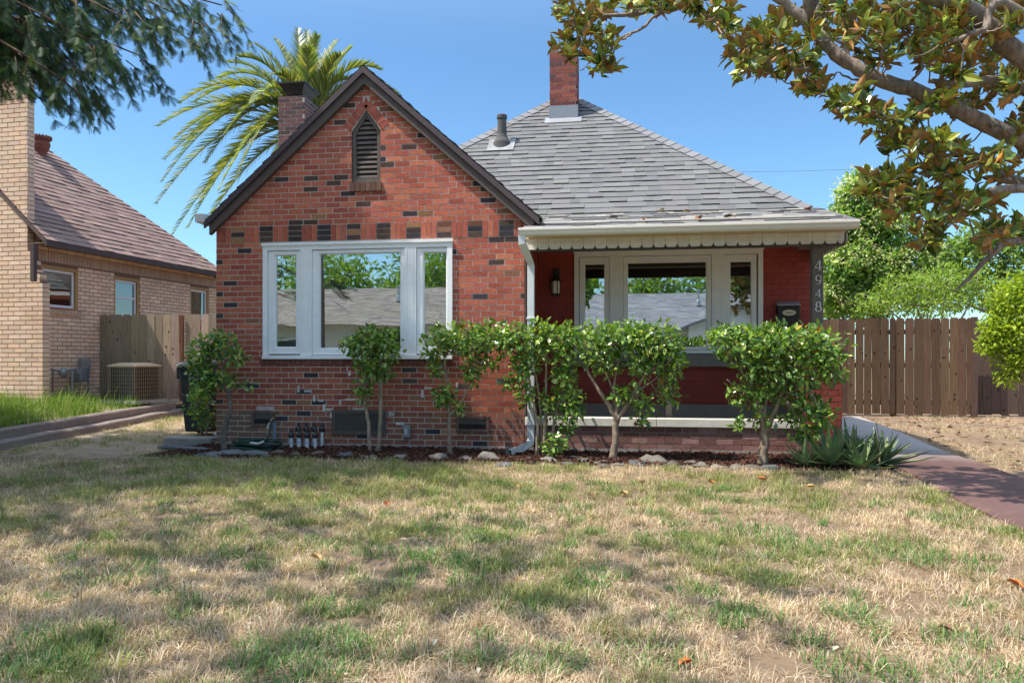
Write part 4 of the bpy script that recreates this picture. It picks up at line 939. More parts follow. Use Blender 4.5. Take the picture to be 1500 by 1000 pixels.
# sprinkler valves
v0 = atY(430, 640, GY - .14); t = thing('sprinkler_valves', 'row of black sprinkler valves on white pipes by the brick wall', 'sprinkler valves', (v0.x, GY - .14, 0))
for i in range(4):
    for row, (dx, yy, hh) in enumerate(((0, GY - .20, .0), (.045, GY - .11, .065))):
        x = v0.x + .0 + i * .098 + dx; m = MB(); BK = (.028, .026, .028)
        m.lathe([(.030, .11 + hh), (.036, .13 + hh), (.036, .15 + hh), (.020, .17 + hh), (.018, .205 + hh), (.010, .215 + hh)], (x, yy, .03), 12, BK); v = m.build('valve', MATS['plastic'], t)
        m = MB(); m.tube([(x, yy, 0), (x, yy, .16 + hh)], .018, 10, (.68, .68, .66)); m.tube([(x, yy, .075), (x, yy, .105)], .023, 10, (.45, .50, .62)); m.build('pipe', MATS['plastic'], v)

# ---- stones along the bed
def blob(name, c, r, col, mat, flat=.0, seed=0, n=14, parent=None):
    V, F = [], []; k = n // 2
    for i in range(k + 1):
        th = math.pi * i / k
        for j in range(n):
            ph = 2 * math.pi * j / n; d = Vector((math.sin(th) * math.cos(ph), math.sin(th) * math.sin(ph), math.cos(th)))
            w = 1 + .48 * (float(vnoise(d.x * 1.6 + seed * 7.1, d.y * 1.6 + d.z * 1.3 + seed * 3.3, seed)) - .5) * 2; q = Vector((d.x * r[0] * w, d.y * r[1] * w, max(d.z, -.5) * r[2] * w)); V.append(q)
    for i in range(k):
        for j in range(n): F.append((i * n + j, (i + 1) * n + j, (i + 1) * n + (j + 1) % n, i * n + (j + 1) % n))
    m = MB(); m.add([v + Vector(c) for v in V], F, col); return m.build(name, MATS[mat], loc=c, smooth=True)
SC = [(.14, .136, .13), (.17, .155, .137), (.11, .11, .114), (.20, .18, .155), (.13, .11, .093)]
st = [(409, 666, .13), (436, 669, .10), (466, 669, .12), (503, 671, .15), (541, 673, .15), (587, 673, .13), (641, 673, .15), (682, 674, .09), (717, 675, .16), (738, 683, .10), (770, 674, .08), (806, 678, .13), (833, 681, .09), (860, 679, .15), (884, 685, .08), (906, 683, .09), (931, 682, .13), (958, 679, .17), (983, 685, .11), (1006, 687, .09), (1028, 684, .10), (1052, 687, .12), (1078, 688, .11), (1103, 688, .12), (1126, 690, .13), (1010, 681, .09), (880, 680, .08), (838, 674, .09)]
for i, (px, py, w) in enumerate(st):
    p = atZ(px, py, .0); s = blob('edging_stone', (p.x, p.y, .01), (w * rnd(.68, .92), w * rnd(.42, .6), w * rnd(.28, .44)), vary(random.choice(SC), .12), 'stone', seed=i)
    s.rotation_euler = (0, 0, rnd(-.4, .4)); tag(s, 'rough grey stone in the edging row between mulch bed and lawn', 'stone', 'stones edging the mulch bed')
for i, (px, py, w, d) in enumerate([(252, 657, .17, .10), (288, 661, .20, .10), (335, 667, .18, .09), (375, 669, .20, .09), (306, 669, .14, .08)]):
    p = atZ(px, py, .0); s = blob('flat_stone', (p.x, p.y, .012), (w, d, .05), vary((.14, .142, .15), .1), 'stone', seed=40 + i); tag(s, 'flat bluish grey paving stone set at the left end of the mulch bed', 'stone', 'flat stones by the house corner')
# entry step by the side path
m = MB(); m.box(2.40, 2.86, 9.6, 10.6, -.02, .14, (.42, .40, .38)); tag(m.build('concrete_step', MATS['concrete'], bevel=.012), 'grey concrete entry step behind the spiky aloes', 'step')
# mulch and chips
n = 9000; x = rng.uniform(-5.0, 2.55, n); y = rng.uniform(7.5, 8.47, n); z = .018 + (fbm(x * 1.3, y * 1.3, 3) - .5) * .03 + rng.uniform(.0, .02, n)
X = np.stack([rng.normal(size=n), rng.normal(size=n), rng.normal(size=n) * .3], 1); N = np.stack([rng.normal(size=n) * .4, rng.normal(size=n) * .4, np.ones(n)], 1)
CH_V = np.array([(-.5, -.5, 0), (.5, -.4, 0), (.4, .5, .0), (-.5, .4, 0), (-.5, -.5, -.25), (.5, -.4, -.25), (.4, .5, -.25), (-.5, .4, -.25)], dtype=np.float32); CH_F = np.array([(0, 1, 2), (0, 2, 3), (4, 5, 1), (4, 1, 0), (5, 6, 2), (5, 2, 1), (6, 7, 3), (6, 3, 2), (7, 4, 0), (7, 0, 3)], dtype=np.int32)
V, F, C = instances(CH_V, CH_F, np.stack([x, y, z], 1), X, N, rng.uniform(.02, .055, n), rng.uniform(.008, .02, n), pick([(.065, .028, .02), (.09, .038, .026), (.045, .022, .018), (.12, .06, .04), (.16, .10, .07)], n, .3, [.32, .3, .2, .13, .05]))
tag(tri_object('mulch', V, F, C, MATS['mulch_chip']), kind='stuff')

# ================================================================== ACROSS THE STREET (seen in the window glass)
def opp_house(x, y, w, d, hz, pitch, wallc, roofc, label, gable):
    t = thing('opposite_house', label, 'house', (x, y, 0)); m = MB(); m.box(x - w / 2, x + w / 2, y - d, y, 0, hz, wallc)
    if gable: gx, gw = gable; m.prism([(gx - gw, y + 1.2, 0), (gx + gw, y + 1.2, 0), (gx + gw, y + 1.2, hz), (gx, y + 1.2, hz + gw * pitch), (gx - gw, y + 1.2, hz)][::-1], (0, -1.199, 0), wallc)
    m.build('wall', MATS['paint'], t); m = MB(); o = .5; zt = hz + (d / 2 + o) * pitch
    m.prism([(x - w / 2 - o, y + o, hz - o * pitch * .3), (x - w / 2 - o, y - d / 2, zt), (x - w / 2 - o, y - d - o, hz - o * pitch * .3)], (w + 2 * o, 0, 0), roofc)
    if gable:
        for s in (-1, 1): m.prism([(gx, y + 1.6, hz + gw * pitch + .12), (gx + s * (gw + .45), y + 1.6, hz - .45 * pitch + .12), (gx + s * (gw + .45), y + 1.6, hz - .45 * pitch - .02), (gx, y + 1.6, hz + gw * pitch - .02)], (0, -4.5, 0), roofc)
    rl_ = math.hypot(d / 2 + o, zt - hz + o * pitch * .3); ca_, sa_ = (d / 2 + o) / rl_, (zt - hz + o * pitch * .3) / rl_
    shingles(m, (x, y + o, hz - o * pitch * .3 + .004), (1, 0, 0), (0, -ca_, sa_), (0, sa_, ca_), 0, rl_, lambda s: -w / 2 - o, lambda s: w / 2 + o, lambda u, s: vary(roofc, .22), expo=.17, wmin=.3, wmax=.8)
    m.build('roof', MATS['shingle'], t)
    for wx in ([x - w * .3, x + w * .22] if not gable else [x - w * .35, gx]):
        yy = y + (1.2 if gable and wx == gx else 0); m = MB(); m.box(wx - .7, wx + .7, yy + .002, yy + .05, .95, 2.1, (.78, .78, .78)); f = m.build('window', MATS['paint'], t); m = MB(); m.box(wx - .6, wx + .6, yy + .051, yy + .06, 1.05, 2.0, (.05, .06, .07)); m.build('window_pane', MATS['metal'], f)
    m = MB(); m.box(x - .45, x + .45, y + .002, y + .06, .1, 2.15, (.25, .10, .07)); m.build('door', MATS['paint'], t)
    m = MB(); m.lathe([(.14, 0), (.10, .25), (.07, .3), (.07, .7), (.10, .72), (.10, .8)], (x + w * .1, y - d * .3, zt - d * .2 * pitch), 10, (.5, .5, .5)); m.build('roof_vent', MATS['metal'], t)
opp_house(-13.5, -20, 13, 10, 2.8, .42, (.62, .58, .50), (.25, .23, .205), 'beige house with brown grey roof mirrored in the front window', None)
opp_house(3.0, -20, 12, 9, 2.7, .42, (.74, .76, .78), (.25, .265, .285), 'white gabled house with blue grey roof mirrored in the porch window', (5.6, 2.3))
opp_house(22.0, -20, 12, 9, 2.7, .40, (.55, .45, .35), (.20, .18, .17), 'tan house mirrored at the far side of the porch window', None)
# power line behind the houses
m = MB(); a, b = Vector((-6, 34, 10.0)), Vector((26, 30, 9.4)); m.tube([a + (b - a) * (i / 24) + Vector((0, 0, -1.0 * 4 * (i / 24) * (1 - i / 24))) for i in range(25)], .007, 5, (.12, .13, .15)); tag(m.build('power_line', MATS['rubber']), 'thin overhead wire crossing the sky behind the roof', 'wire')
# ================================================================== SHRUBS ALONG THE WALL
CAM_L = [(.125, .235, .042), (.20, .32, .058), (.08, .165, .038), (.32, .44, .08), (.48, .57, .17)]
CAM_W = [.32, .26, .24, .12, .06]
def lobe(px, py, rx, rz, Y, ry=None, n=200, k=1.0):
    c = atY(px, py, Y); zc = depth(c.x, Y) / FOC; return (c.x, c.y, c.z, rx * zc * k, (ry if ry else rx * zc * .8) * k, rz * zc * k, int(n * 1.0))
def shrub(name, label, group, base, stems, lobes, cols=CAM_L, cw=CAM_W, L=.066, W=.034, mat='glossy_leaf', bark=(.30, .225, .16), up=.6, twigs=20, cat='shrub', yellow=.01, side=()):
    t = thing(name, label, cat, tuple(base), group); m = MB(); ends = []
    for pts, r0, r1 in stems:
        n = len(pts); P = [Vector(p) for p in pts]; Q = []
        for i in range(n - 1):
            for k in range(4): Q.append(P[i].lerp(P[i + 1], k / 4) + Vector((rnd(-.006, .006), rnd(-.006, .006), 0)))
        Q.append(P[-1]); q = len(Q); m.tube(Q, [r0 * (1 - i / (q - 1)) + r1 * i / (q - 1) + rnd(-.0015, .0015) + (.35 * r0 if i == 0 else 0) for i in range(q)], 8, vary(bark, .1)); ends += Q[q // 2:]
    lobes = [(*l[:3], l[3] * 1.04, l[4] * 1.04, l[5] * 1.04, int(l[6] * 1.0)) for l in lobes]; P, O = lobe_points(lobes, shell=.62)
    for i in rng.choice(len(P), min(twigs * len(lobes) // 2 + 6, len(P)), replace=False):
        p = Vector(P[i]); e = min(ends, key=lambda v: (v - p).length)
        if (e - p).length < 1.2: m.tube(curve(e, e.lerp(p, .92), (rnd(-.05, .05), rnd(-.05, .05), rnd(-.02, .06)), 5), [.008, .007, .006, .005, .003], 5, vary(bark, .2))
    m.build('trunk', MATS['bark'], t, smooth=True)
    parts = [leaves_on(P, O, L, W, cols, up, .28, cw)]
    if yellow:
        k = rng.choice(len(P), max(3, int(len(P) * yellow)), replace=False); parts.append(leaves_on(P[k], O[k], L, W, [(.45, .33, .03), (.38, .16, .03)], up, .3))
    V, F, C = join(parts); tri_object('leaves', V, F, C, MATS[mat], t); return t
G1 = 'camellia shrubs in front of the brick wall'
def S(px, py, Y): return atY(px, py, Y)
Y = 8.0; b = Vector((S(329, 600, Y).x, Y, .01))
shrub('shrub', 'thin shaded shrub with a bent bare trunk, in front of the black bin', G1, b, [([b, S(327, 632, Y), S(338, 600, Y), S(335, 575, Y), S(322, 560, Y), S(312, 540, Y), S(305, 515, Y)], .035, .012), ([S(335, 575, Y), S(350, 566, Y), S(366, 560, Y)], .012, .005), ([S(322, 560, Y), S(330, 530, Y), S(345, 515, Y)], .014, .005)],
      [lobe(303, 512, 30, 22, Y, .24, 300), lobe(322, 498, 26, 14, Y, .2, 170), lobe(345, 522, 16, 13, Y, .16, 110), lobe(310, 552, 26, 22, Y, .22, 220), lobe(335, 558, 18, 10, Y, .14, 70), lobe(362, 562, 14, 9, Y, .1, 26), lobe(290, 535, 20, 22, Y, .2, 140), lobe(300, 572, 18, 12, Y, .15, 80)], bark=(.19, .15, .12))
Y = 8.75; b = Vector((S(294, 600, Y).x, Y, .01))
shrub('shrub', 'low shaded bush with small yellowing leaves at the foot of the black bin', G1, b, [([b, S(296, 610, Y), S(292, 590, Y)], .014, .006), ([b + Vector((.05, 0, 0)), S(304, 615, Y), S(306, 585, Y)], .012, .005)],
      [lobe(293, 594, 22, 20, Y, .18, 230), lobe(300, 614, 17, 16, Y, .15, 130), lobe(285, 578, 14, 12, Y, .14, 80)], L=.05, W=.028, yellow=.06)
Y = 8.05; b = Vector((S(548, 600, Y).x, Y, .01))
shrub('shrub', 'small round shrub on two bare stems below the middle of the front window', G1, b, [([b + Vector((-.05, 0, 0)), S(540, 620, Y), S(535, 590, Y), S(536, 545, Y), S(528, 510, Y)], .024, .009), ([b + Vector((.04, 0, 0)), S(557, 615, Y), S(559, 575, Y), S(558, 535, Y), S(552, 500, Y)], .027, .009)],
      [lobe(545, 501, 36, 22, Y, .28, 460), lobe(523, 506, 20, 17, Y, .2, 170), lobe(570, 513, 20, 22, Y, .2, 200), lobe(541, 535, 22, 24, Y, .2, 230), lobe(533, 572, 14, 19, Y, .14, 120), lobe(561, 545, 14, 14, Y, .13, 80), lobe(548, 488, 26, 12, Y, .2, 140)])
Y = 8.0; b = Vector((S(659, 600, Y).x, Y, .01))
shrub('shrub', 'shrub on one slim stem with a lower leaf clump beside the right crawl vent', G1, b, [([b, S(658, 625, Y), S(658, 600, Y), S(655, 560, Y), S(650, 520, Y)], .026, .009), ([S(659, 610, Y), S(676, 588, Y), S(692, 560, Y), S(700, 520, Y)], .015, .007), ([S(655, 560, Y), S(645, 525, Y)], .012, .006)],
      [lobe(650, 500, 30, 24, Y, .28, 380), lobe(690, 498, 38, 27, Y, .3, 480), lobe(725, 492, 26, 24, Y, .26, 250), lobe(652, 580, 19, 17, Y, .16, 170), lobe(690, 545, 16, 24, Y, .16, 150), lobe(676, 597, 12, 10, Y, .1, 40), lobe(715, 530, 24, 12, Y, .18, 90), lobe(640, 540, 12, 16, Y, .14, 70), lobe(630, 520, 12, 10, Y, .12, 60)])
Y = 7.95; b = Vector((S(797, 600, Y).x, Y, .01))
shrub('shrub', 'shrub with several thin upright stems around the white downspout', G1, b, [([b + Vector((-.08, 0, 0)), S(787, 620, Y), S(780, 580, Y), S(770, 530, Y), S(765, 500, Y)], .020, .008), ([b, S(799, 615, Y), S(800, 560, Y), S(803, 500, Y)], .021, .008), ([b + Vector((.08, .02, 0)), S(811, 620, Y), S(818, 590, Y), S(826, 540, Y)], .017, .007), ([b + Vector((-.03, .05, 0)), S(792, 600, Y), S(786, 550, Y), S(748, 510, Y)], .014, .006)],
      [lobe(752, 496, 32, 26, Y, .3, 420), lobe(795, 496, 36, 28, Y, .3, 480), lobe(835, 500, 28, 27, Y, .26, 300), lobe(768, 535, 26, 20, Y, .22, 210), lobe(825, 545, 22, 30, Y, .2, 260), lobe(838, 590, 20, 30, Y, .18, 230), lobe(808, 590, 18, 30, Y, .16, 170), lobe(770, 578, 20, 22, Y, .16, 130), lobe(748, 560, 16, 12, Y, .14, 60), lobe(830, 625, 14, 14, Y, .12, 70)])
Y = 7.75; b = Vector((S(810, 600, Y).x, Y, .01))
shrub('shrub', 'knee high leafy sprout at the foot of the multi stem shrub', G1, b, [([b, S(810, 655, Y), S(806, 645, Y)], .008, .004)], [lobe(806, 655, 17, 11, Y, .12, 70), lobe(822, 651, 10, 9, Y, .08, 28), lobe(808, 642, 9, 7, Y, .07, 22)], twigs=3)
Y = 7.85; b = Vector((S(898, 600, Y).x, Y, .01))
shrub('shrub', 'wide flat topped shrub on a forked pale trunk in front of the porch', G1, b, [([b, S(902, 640, Y), S(902, 612, Y), S(893, 595, Y), S(878, 572, Y), S(862, 545, Y), S(856, 520, Y)], .040, .010), ([S(902, 615, Y), S(903, 595, Y), S(898, 570, Y), S(905, 530, Y)], .024, .009), ([S(902, 618, Y), S(920, 592, Y), S(938, 560, Y), S(955, 530, Y)], .026, .009), ([S(898, 570, Y), S(885, 540, Y), S(890, 510, Y)], .014, .007), ([S(930, 575, Y), S(975, 545, Y)], .012, .006)],
      [lobe(880, 497, 36, 27, Y, .32, 470), lobe(925, 494, 40, 27, Y, .34, 540), lobe(968, 500, 34, 30, Y, .32, 430), lobe(985, 530, 20, 28, Y, .24, 220), lobe(945, 535, 28, 22, Y, .24, 230), lobe(890, 532, 26, 16, Y, .2, 160), lobe(975, 568, 14, 22, Y, .16, 110), lobe(915, 578, 28, 16, Y, .2, 150), lobe(945, 592, 18, 15, Y, .15, 90), lobe(865, 525, 14, 14, Y, .14, 70), lobe(935, 615, 14, 7, Y, .1, 30), lobe(990, 585, 10, 9, Y, .08, 24)])
Y = 7.65; b = Vector((S(1117, 600, Y).x, Y, .01))
shrub('shrub', 'largest bushy shrub on a thick short trunk in front of the painted porch pier', G1, b, [([b, S(1120, 650, Y), S(1120, 630, Y), S(1112, 600, Y), S(1100, 565, Y), S(1085, 540, Y)], .052, .011), ([S(1121, 632, Y), S(1136, 600, Y), S(1148, 565, Y), S(1160, 520, Y)], .032, .010), ([S(1118, 615, Y), S(1124, 575, Y), S(1122, 520, Y)], .022, .009), ([S(1112, 600, Y), S(1090, 580, Y), S(1065, 555, Y)], .012, .006), ([S(1140, 590, Y), S(1180, 560, Y), S(1205, 530, Y)], .014, .007)],
      [lobe(1080, 502, 44, 28, Y, .36, 560), lobe(1135, 500, 48, 28, Y, .4, 640), lobe(1190, 507, 46, 32, Y, .4, 560), lobe(1215, 535, 24, 30, Y, .28, 260), lobe(1110, 535, 34, 26, Y, .3, 320), lobe(1160, 545, 40, 30, Y, .32, 420), lobe(1095, 578, 30, 20, Y, .24, 210), lobe(1175, 595, 36, 34, Y, .3, 380), lobe(1205, 610, 18, 22, Y, .2, 140), lobe(1120, 612, 20, 14, Y, .18, 100), lobe(1083, 618, 15, 8, Y, .1, 44), lobe(1060, 488, 22, 14, Y, .2, 120), lobe(1180, 635, 26, 10, Y, .18, 90), lobe(1130, 575, 24, 20, Y, .22, 170)])

# aloes: rosettes of thick toothed leaves
AG = [(.15, .225, .105), (.19, .265, .115), (.12, .19, .095), (.25, .29, .11)]
def aloe(px, py, Y, size, n, label, tilt=0.0):
    c = Vector((S(px, py, Y).x, Y, .015)); t = thing('aloe_plant', label, 'plant', tuple(c), 'aloes at the end of the mulch bed')
    V, F, C = [], [], []
    for i in range(n):
        a = i * 2.4 + rnd(-.3, .3); f = i / n; el = R(4 + 60 * f) + rnd(-.25, .25); L = size * rnd(.6, 1.15) * (1 - .15 * f); w = .027 * size / .45 * rnd(.85, 1.15); col = np.array(vary(random.choice(AG), .2))
        o = Vector((math.cos(a), math.sin(a), 0)); sd = Vector((-math.sin(a), math.cos(a), 0)); N = 9; p = c + o * .03 + Vector((0, 0, .02 + .06 * f)); base = len(V); curl = rnd(-.1, .5)
        for k in range(N + 1):
            u = k / N; e = el + curl * (u - .3) + (.25 if i % 3 == 0 else 0) * u; d = o * math.cos(e) + Vector((0, 0, math.sin(e)))
            if k: p = p + d * (L / N)
            up = Vector((-o.x * math.sin(e), -o.y * math.sin(e), math.cos(e))); ww = w * (1 - u ** 1.7) * (1 + .15 * math.sin(math.pi * u)) + .002; tooth = (.007 if k % 2 else 0) * (1 - u)
            for q in (p + sd * (ww + tooth) + up * ww * .35, p - up * ww * .30, p - sd * (ww + tooth) + up * ww * .35, p + up * ww * .02): V.append(q)
            for _ in range(4): C.append(col * (1.0 if k > 1 else 1.25))
        for k in range(N):
            for j in range(4): A = base + k * 4 + j; B = base + k * 4 + (j + 1) % 4; F += [(A, B, B + 4), (A, B + 4, A + 4)]
    tri_object('leaf_rosette', V, F, np.array(C), MATS['aloe_leaf'], t); return t
aloe(1178, 665, 7.55, .30, 16, 'small aloe rosette lying low beside the trunk of the largest shrub')
aloe(1216, 662, 7.6, .46, 30, 'spreading grey green aloe rosette in the middle of the clump')
aloe(1247, 655, 7.75, .44, 28, 'aloe rosette with toothed leaves tangled behind the clump centre')
aloe(1290, 660, 7.75, .46, 28, 'tall upright aloe at the end of the clump next to the red path')
aloe(1262, 668, 7.45, .36, 24, 'low aloe rosette at the front edge of the clump facing the lawn')
aloe(1225, 640, 8.15, .40, 16, 'aloe rosette growing against the foot of the painted pier')
m = MB(); p = S(1288, 668, 7.55); m.tube([(p.x, 7.55, .02), (p.x + .01, 7.56, .25), (p.x - .02, 7.58, .46)], [.008, .007, .004], 6, (.42, .33, .18)); tag(m.build('dry_stalk', MATS['bark']), 'dry tan flower stalk standing up among the aloe leaves', 'stalk')

# ================================================================== MAGNOLIA over the walk
mg = thing('magnolia_tree', 'magnolia tree with glossy green leaves, rusty undersides and lichened grey branches over the walk', 'tree', (4.75, 6.3, 0))
BK = (.27, .22, .175); m = MB(); TR = Vector((4.75, 6.3, 0)); FK = Vector((4.55, 6.25, 2.15))
m.tube([TR + Vector((0, 0, -.1)), TR + Vector((.02, 0, .4)), TR + Vector((-.05, 0, 1.2)), FK], [.27, .21, .18, .19], 12, BK)
BRP = []
def branch(pl, r0, r1, root=FK):
    """a limb through picture points with depths, carried back to the trunk fork"""
    P = [Vector(root)] + [S(*q) for q in pl]; Q = []
    for i in range(len(P) - 1):
        a = P[max(i - 1, 0)]; b, c = P[i], P[i + 1]; d = P[min(i + 2, len(P) - 1)]
        for k in range(5):
            t = k / 5; Q.append(.5 * ((2 * b) + (-a + c) * t + (2 * a - 5 * b + 4 * c - d) * t * t + (-a + 3 * b - 3 * c + d) * t ** 3) + Vector((rnd(-.01, .01), rnd(-.01, .01), rnd(-.008, .008))))
    Q.append(P[-1]); n = len(Q); m.tube(Q, [r0 + (r1 - r0) * (i / (n - 1)) ** .8 + rnd(-.002, .002) for i in range(n)], 9, vary(BK, .1)); BRP.extend(Q[5:]); return Q
B1 = branch([(1500, 203, 6.1), (1428, 173, 6.0), (1356, 139, 5.95), (1298, 119, 5.9), (1250, 97, 5.9), (1212, 66, 5.9), (1193, 43, 5.9), (1164, 17, 5.9), (1110, -25, 5.9), (1030, -60, 5.9)], .068, .034)
B2 = branch([(1500, 268, 6.4), (1452, 238, 6.5), (1394, 214, 6.55), (1322, 187, 6.6), (1270, 160, 6.6)], .05, .012)
branch([(1500, 132, 6.0), (1418, 124, 5.8), (1361, 119, 5.7)], .05, .015)
B4 = branch([(1500, 88, 5.8), (1462, 52, 5.7), (1418, 14, 5.6), (1350, -10, 5.5), (1230, -45, 5.5)], .08, .05)
branch([(1500, 276, 6.0), (1423, 290, 5.9), (1351, 289, 5.9), (1318, 312, 5.9)], .045, .012)
branch([(1500, 352, 6.3), (1457, 370, 6.3), (1423, 403, 6.3), (1399, 427, 6.3)], .040, .008)
branch([(1500, 20, 5.6), (1440, 45, 5.5), (1395, 60, 5.4)], .05, .014)
B9 = branch([(1100, -40, 5.9), (1060, -12, 6.0), (1003, 2, 6.05), (960, 14, 6.1), (924, 21, 6.1), (866, 24, 6.1), (835, 30, 6.1)], .05, .008, root=B1[-8])
branch([(967, 17, 6.1), (938, 43, 6.1), (906, 58, 6.1), (900, 78, 6.1), (903, 98, 6.1)], .016, .004, root=B9[-18])
branch([(905, 60, 6.1), (880, 62, 6.15), (868, 85, 6.15), (845, 108, 6.15)], .010, .003, root=S(925, 50, 6.1))
for pl in ([(1395, 130, 5.9), (1400, 95, 5.9), (1412, 30, 5.9)], [(1330, 130, 5.95), (1352, 90, 5.9), (1345, 40, 5.85)], [(1440, 180, 6.0), (1470, 190, 5.9), (1485, 240, 5.9)], [(1298, 120, 5.9), (1255, 118, 5.95), (1225, 106, 6.0)], [(1250, 97, 5.9), (1225, 60, 5.9), (1150, 52, 5.9), (1110, 70, 5.9)], [(1340, 255, 6.5), (1335, 235, 6.5), (1312, 215, 6.5)], [(1449, 372, 6.3), (1430, 350, 6.3), (1420, 320, 6.3)], [(1449, 372, 6.3), (1453, 340, 6.3), (1450, 320, 6.3)]):
    branch(pl[1:], .014, .005, root=S(*pl[0]))
# crown beyond the picture: limbs up and away
for k in range(9):
    a = rnd(-1.0, 1.5); e = Vector((5.4 + 2.4 * math.cos(a) * rnd(.5, 1), 6.2 + 2.6 * math.sin(a) * rnd(.4, 1), rnd(4.2, 6.4))); Q = curve(FK, e, (0, 0, .4), 7); m.tube(Q, [.09, .08, .065, .05, .04, .03, .015], 8, vary(BK, .1)); BRP.extend(Q[3:])
for k in range(6):
    e = Vector((rnd(.8, 3.6), rnd(5.0, 6.6), rnd(4.9, 6.2))); Q = curve(B1[-15], e, (0, 0, .2), 6); m.tube(Q, [.045, .04, .03, .025, .02, .01], 7, vary(BK, .1)); BRP.extend(Q[2:])
BR = np.array([tuple(v) for v in BRP])
cl = []                                                          # leaf clusters: centre, radius, rosettes
for px, py, rx, ry, n in [(848, 22, 44, 24, 13), (838, 60, 26, 26, 9), (884, 62, 22, 22, 7), (892, 98, 13, 16, 4), (868, 92, 12, 12, 3), (930, 12, 40, 12, 8), (990, 8, 40, 10, 8), (1040, 10, 40, 22, 11), (1060, 45, 26, 16, 5), (1110, 72, 38, 34, 17), (1150, 90, 44, 32, 19), (1085, 96, 22, 22, 6), (1188, 120, 22, 20, 8), (1165, 38, 48, 26, 14), (1225, 38, 44, 34, 16),
                          (1250, 150, 30, 22, 10), (1228, 138, 20, 16, 5), (1292, 170, 30, 20, 9), (1302, 208, 24, 22, 9), (1270, 55, 36, 40, 14), (1330, 60, 48, 44, 22), (1390, 75, 40, 50, 20), (1440, 40, 48, 40, 22), (1470, 110, 34, 40, 16), (1410, 150, 36, 24, 10), (1340, 165, 26, 18, 6), (1355, 205, 30, 26, 10), (1400, 240, 36, 28, 13), (1345, 258, 40, 20, 12), (1288, 262, 26, 16, 8), (1280, 290, 18, 16, 5), (1320, 300, 30, 20, 10), (1375, 310, 40, 30, 17), (1360, 345, 26, 18, 7), (1430, 285, 36, 26, 11), (1470, 235, 34, 30, 10), (1475, 330, 28, 20, 8), (1450, 345, 22, 16, 4), (1490, 170, 20, 30, 6), (1310, 20, 44, 26, 14), (1380, 15, 40, 22, 12), (1490, 20, 24, 30, 8)]:
    for _ in range(int(n * 1.5)):
        a = rnd(0, 6.283); r = math.sqrt(random.random()); Yd = rnd(5.35, 6.9) if px > 1050 else rnd(5.8, 6.5); p = S(px + rx * r * math.cos(a), py + ry * r * math.sin(a), Yd); cl.append(p)
for _ in range(520):
    a = rnd(0, 6.283); r = math.sqrt(random.random()); p = Vector((4.6 + 3.6 * r * math.cos(a), 6.2 + 2.4 * r * math.sin(a), rnd(2.9, 6.6))); zc_ = depth(p.x, p.y); qx, qy = PCX + FOC * (p.x * CYW + p.y * SYW) / zc_, PCY - FOC * (p.z - EYE) / zc_
    if qx > 1560 or qy < -60: cl.append(p)
for _ in range(110): cl.append(Vector((rnd(.6, 4.2), rnd(4.9, 6.9), rnd(4.75, 6.6))))
PT, PX, PN, PL = [], [], [], []
cl.sort(key=lambda p: float(((BR - np.array(tuple(p))) ** 2).sum(1).min()))
for p in cl:
    q = np.array(tuple(p)); i = np.argmin(((BR - q) ** 2).sum(1)); e = Vector(BR[i]); d = p - e
    if d.length > .05: BR = np.concatenate([BR, np.array([tuple(e.lerp(p, .55)), tuple(e.lerp(p, .85))])])
    if d.length > .04: m.tube(curve(e, p, (rnd(-.06, .06), rnd(-.06, .06), rnd(-.08, .02)) if d.length < 1.2 else (0, 0, .15), 5), [min(.012, .004 + .008 * d.length)] * 2 + [.006, .005, .004], 5, vary(BK, .15))
    ax = (d.normalized() if d.length > .05 else Vector((0, 0, 1))) * .5 + Vector((rnd(-.5, .5), rnd(-.5, .5), rnd(.2, .9))); ax.normalize(); u = ax.orthogonal().normalized(); v = ax.cross(u); k = random.randint(7, 11); a0 = rnd(0, 6)
    for j in range(k):
        a = a0 + 2.4 * j; tl = rnd(.35, 1.25); X = (u * math.cos(a) + v * math.sin(a)) * math.sin(tl) + ax * math.cos(tl); N = ax - X * ax.dot(X) + Vector((rnd(-.35, .35), rnd(-.35, .35), rnd(-.2, .4)))
        PT.append(p + ax * rnd(-.05, .03)); PX.append(X + Vector((0, 0, rnd(-.3, .05)))); PN.append(N); PL.append(rnd(.07, .13))
m.build('trunk', MATS['bark'], mg, smooth=True)
PT, PX, PN, PL = map(lambda q: np.array([tuple(w) for w in q]) if not np.isscalar(q[0]) else np.array(q), (PT, PX, PN, PL)); n = len(PT)
V1, F1, C1 = instances(LEAF_V, LEAF_F, PT, PX, PN, PL, PL * .43, pick([(.08, .14, .028), (.16, .23, .035), (.30, .36, .05), (.44, .46, .07)], n, .25, [.28, .27, .26, .19]))
Nn = norm(PN - norm(PX) * np.sum(PN * norm(PX), -1, keepdims=True)); V2, F2, C2 = instances(LEAF_V, LEAF_F[:, ::-1], PT - Nn * .0025, PX, PN, PL, PL * .42, pick([(.38, .20, .07), (.46, .26, .09), (.27, .15, .06), (.38, .39, .08), (.60, .26, .055), (.26, .34, .07)], n, .25, [.20, .16, .15, .22, .04, .23]))
tri_object('leaves', np.concatenate([V1, V2]), np.concatenate([F1, F2 + len(V1)]), np.concatenate([C1, C2]), [MATS['glossy_leaf'], MATS['dead_leaf']], mg, mi=np.concatenate([np.zeros(len(F1)), np.ones(len(F2))]))

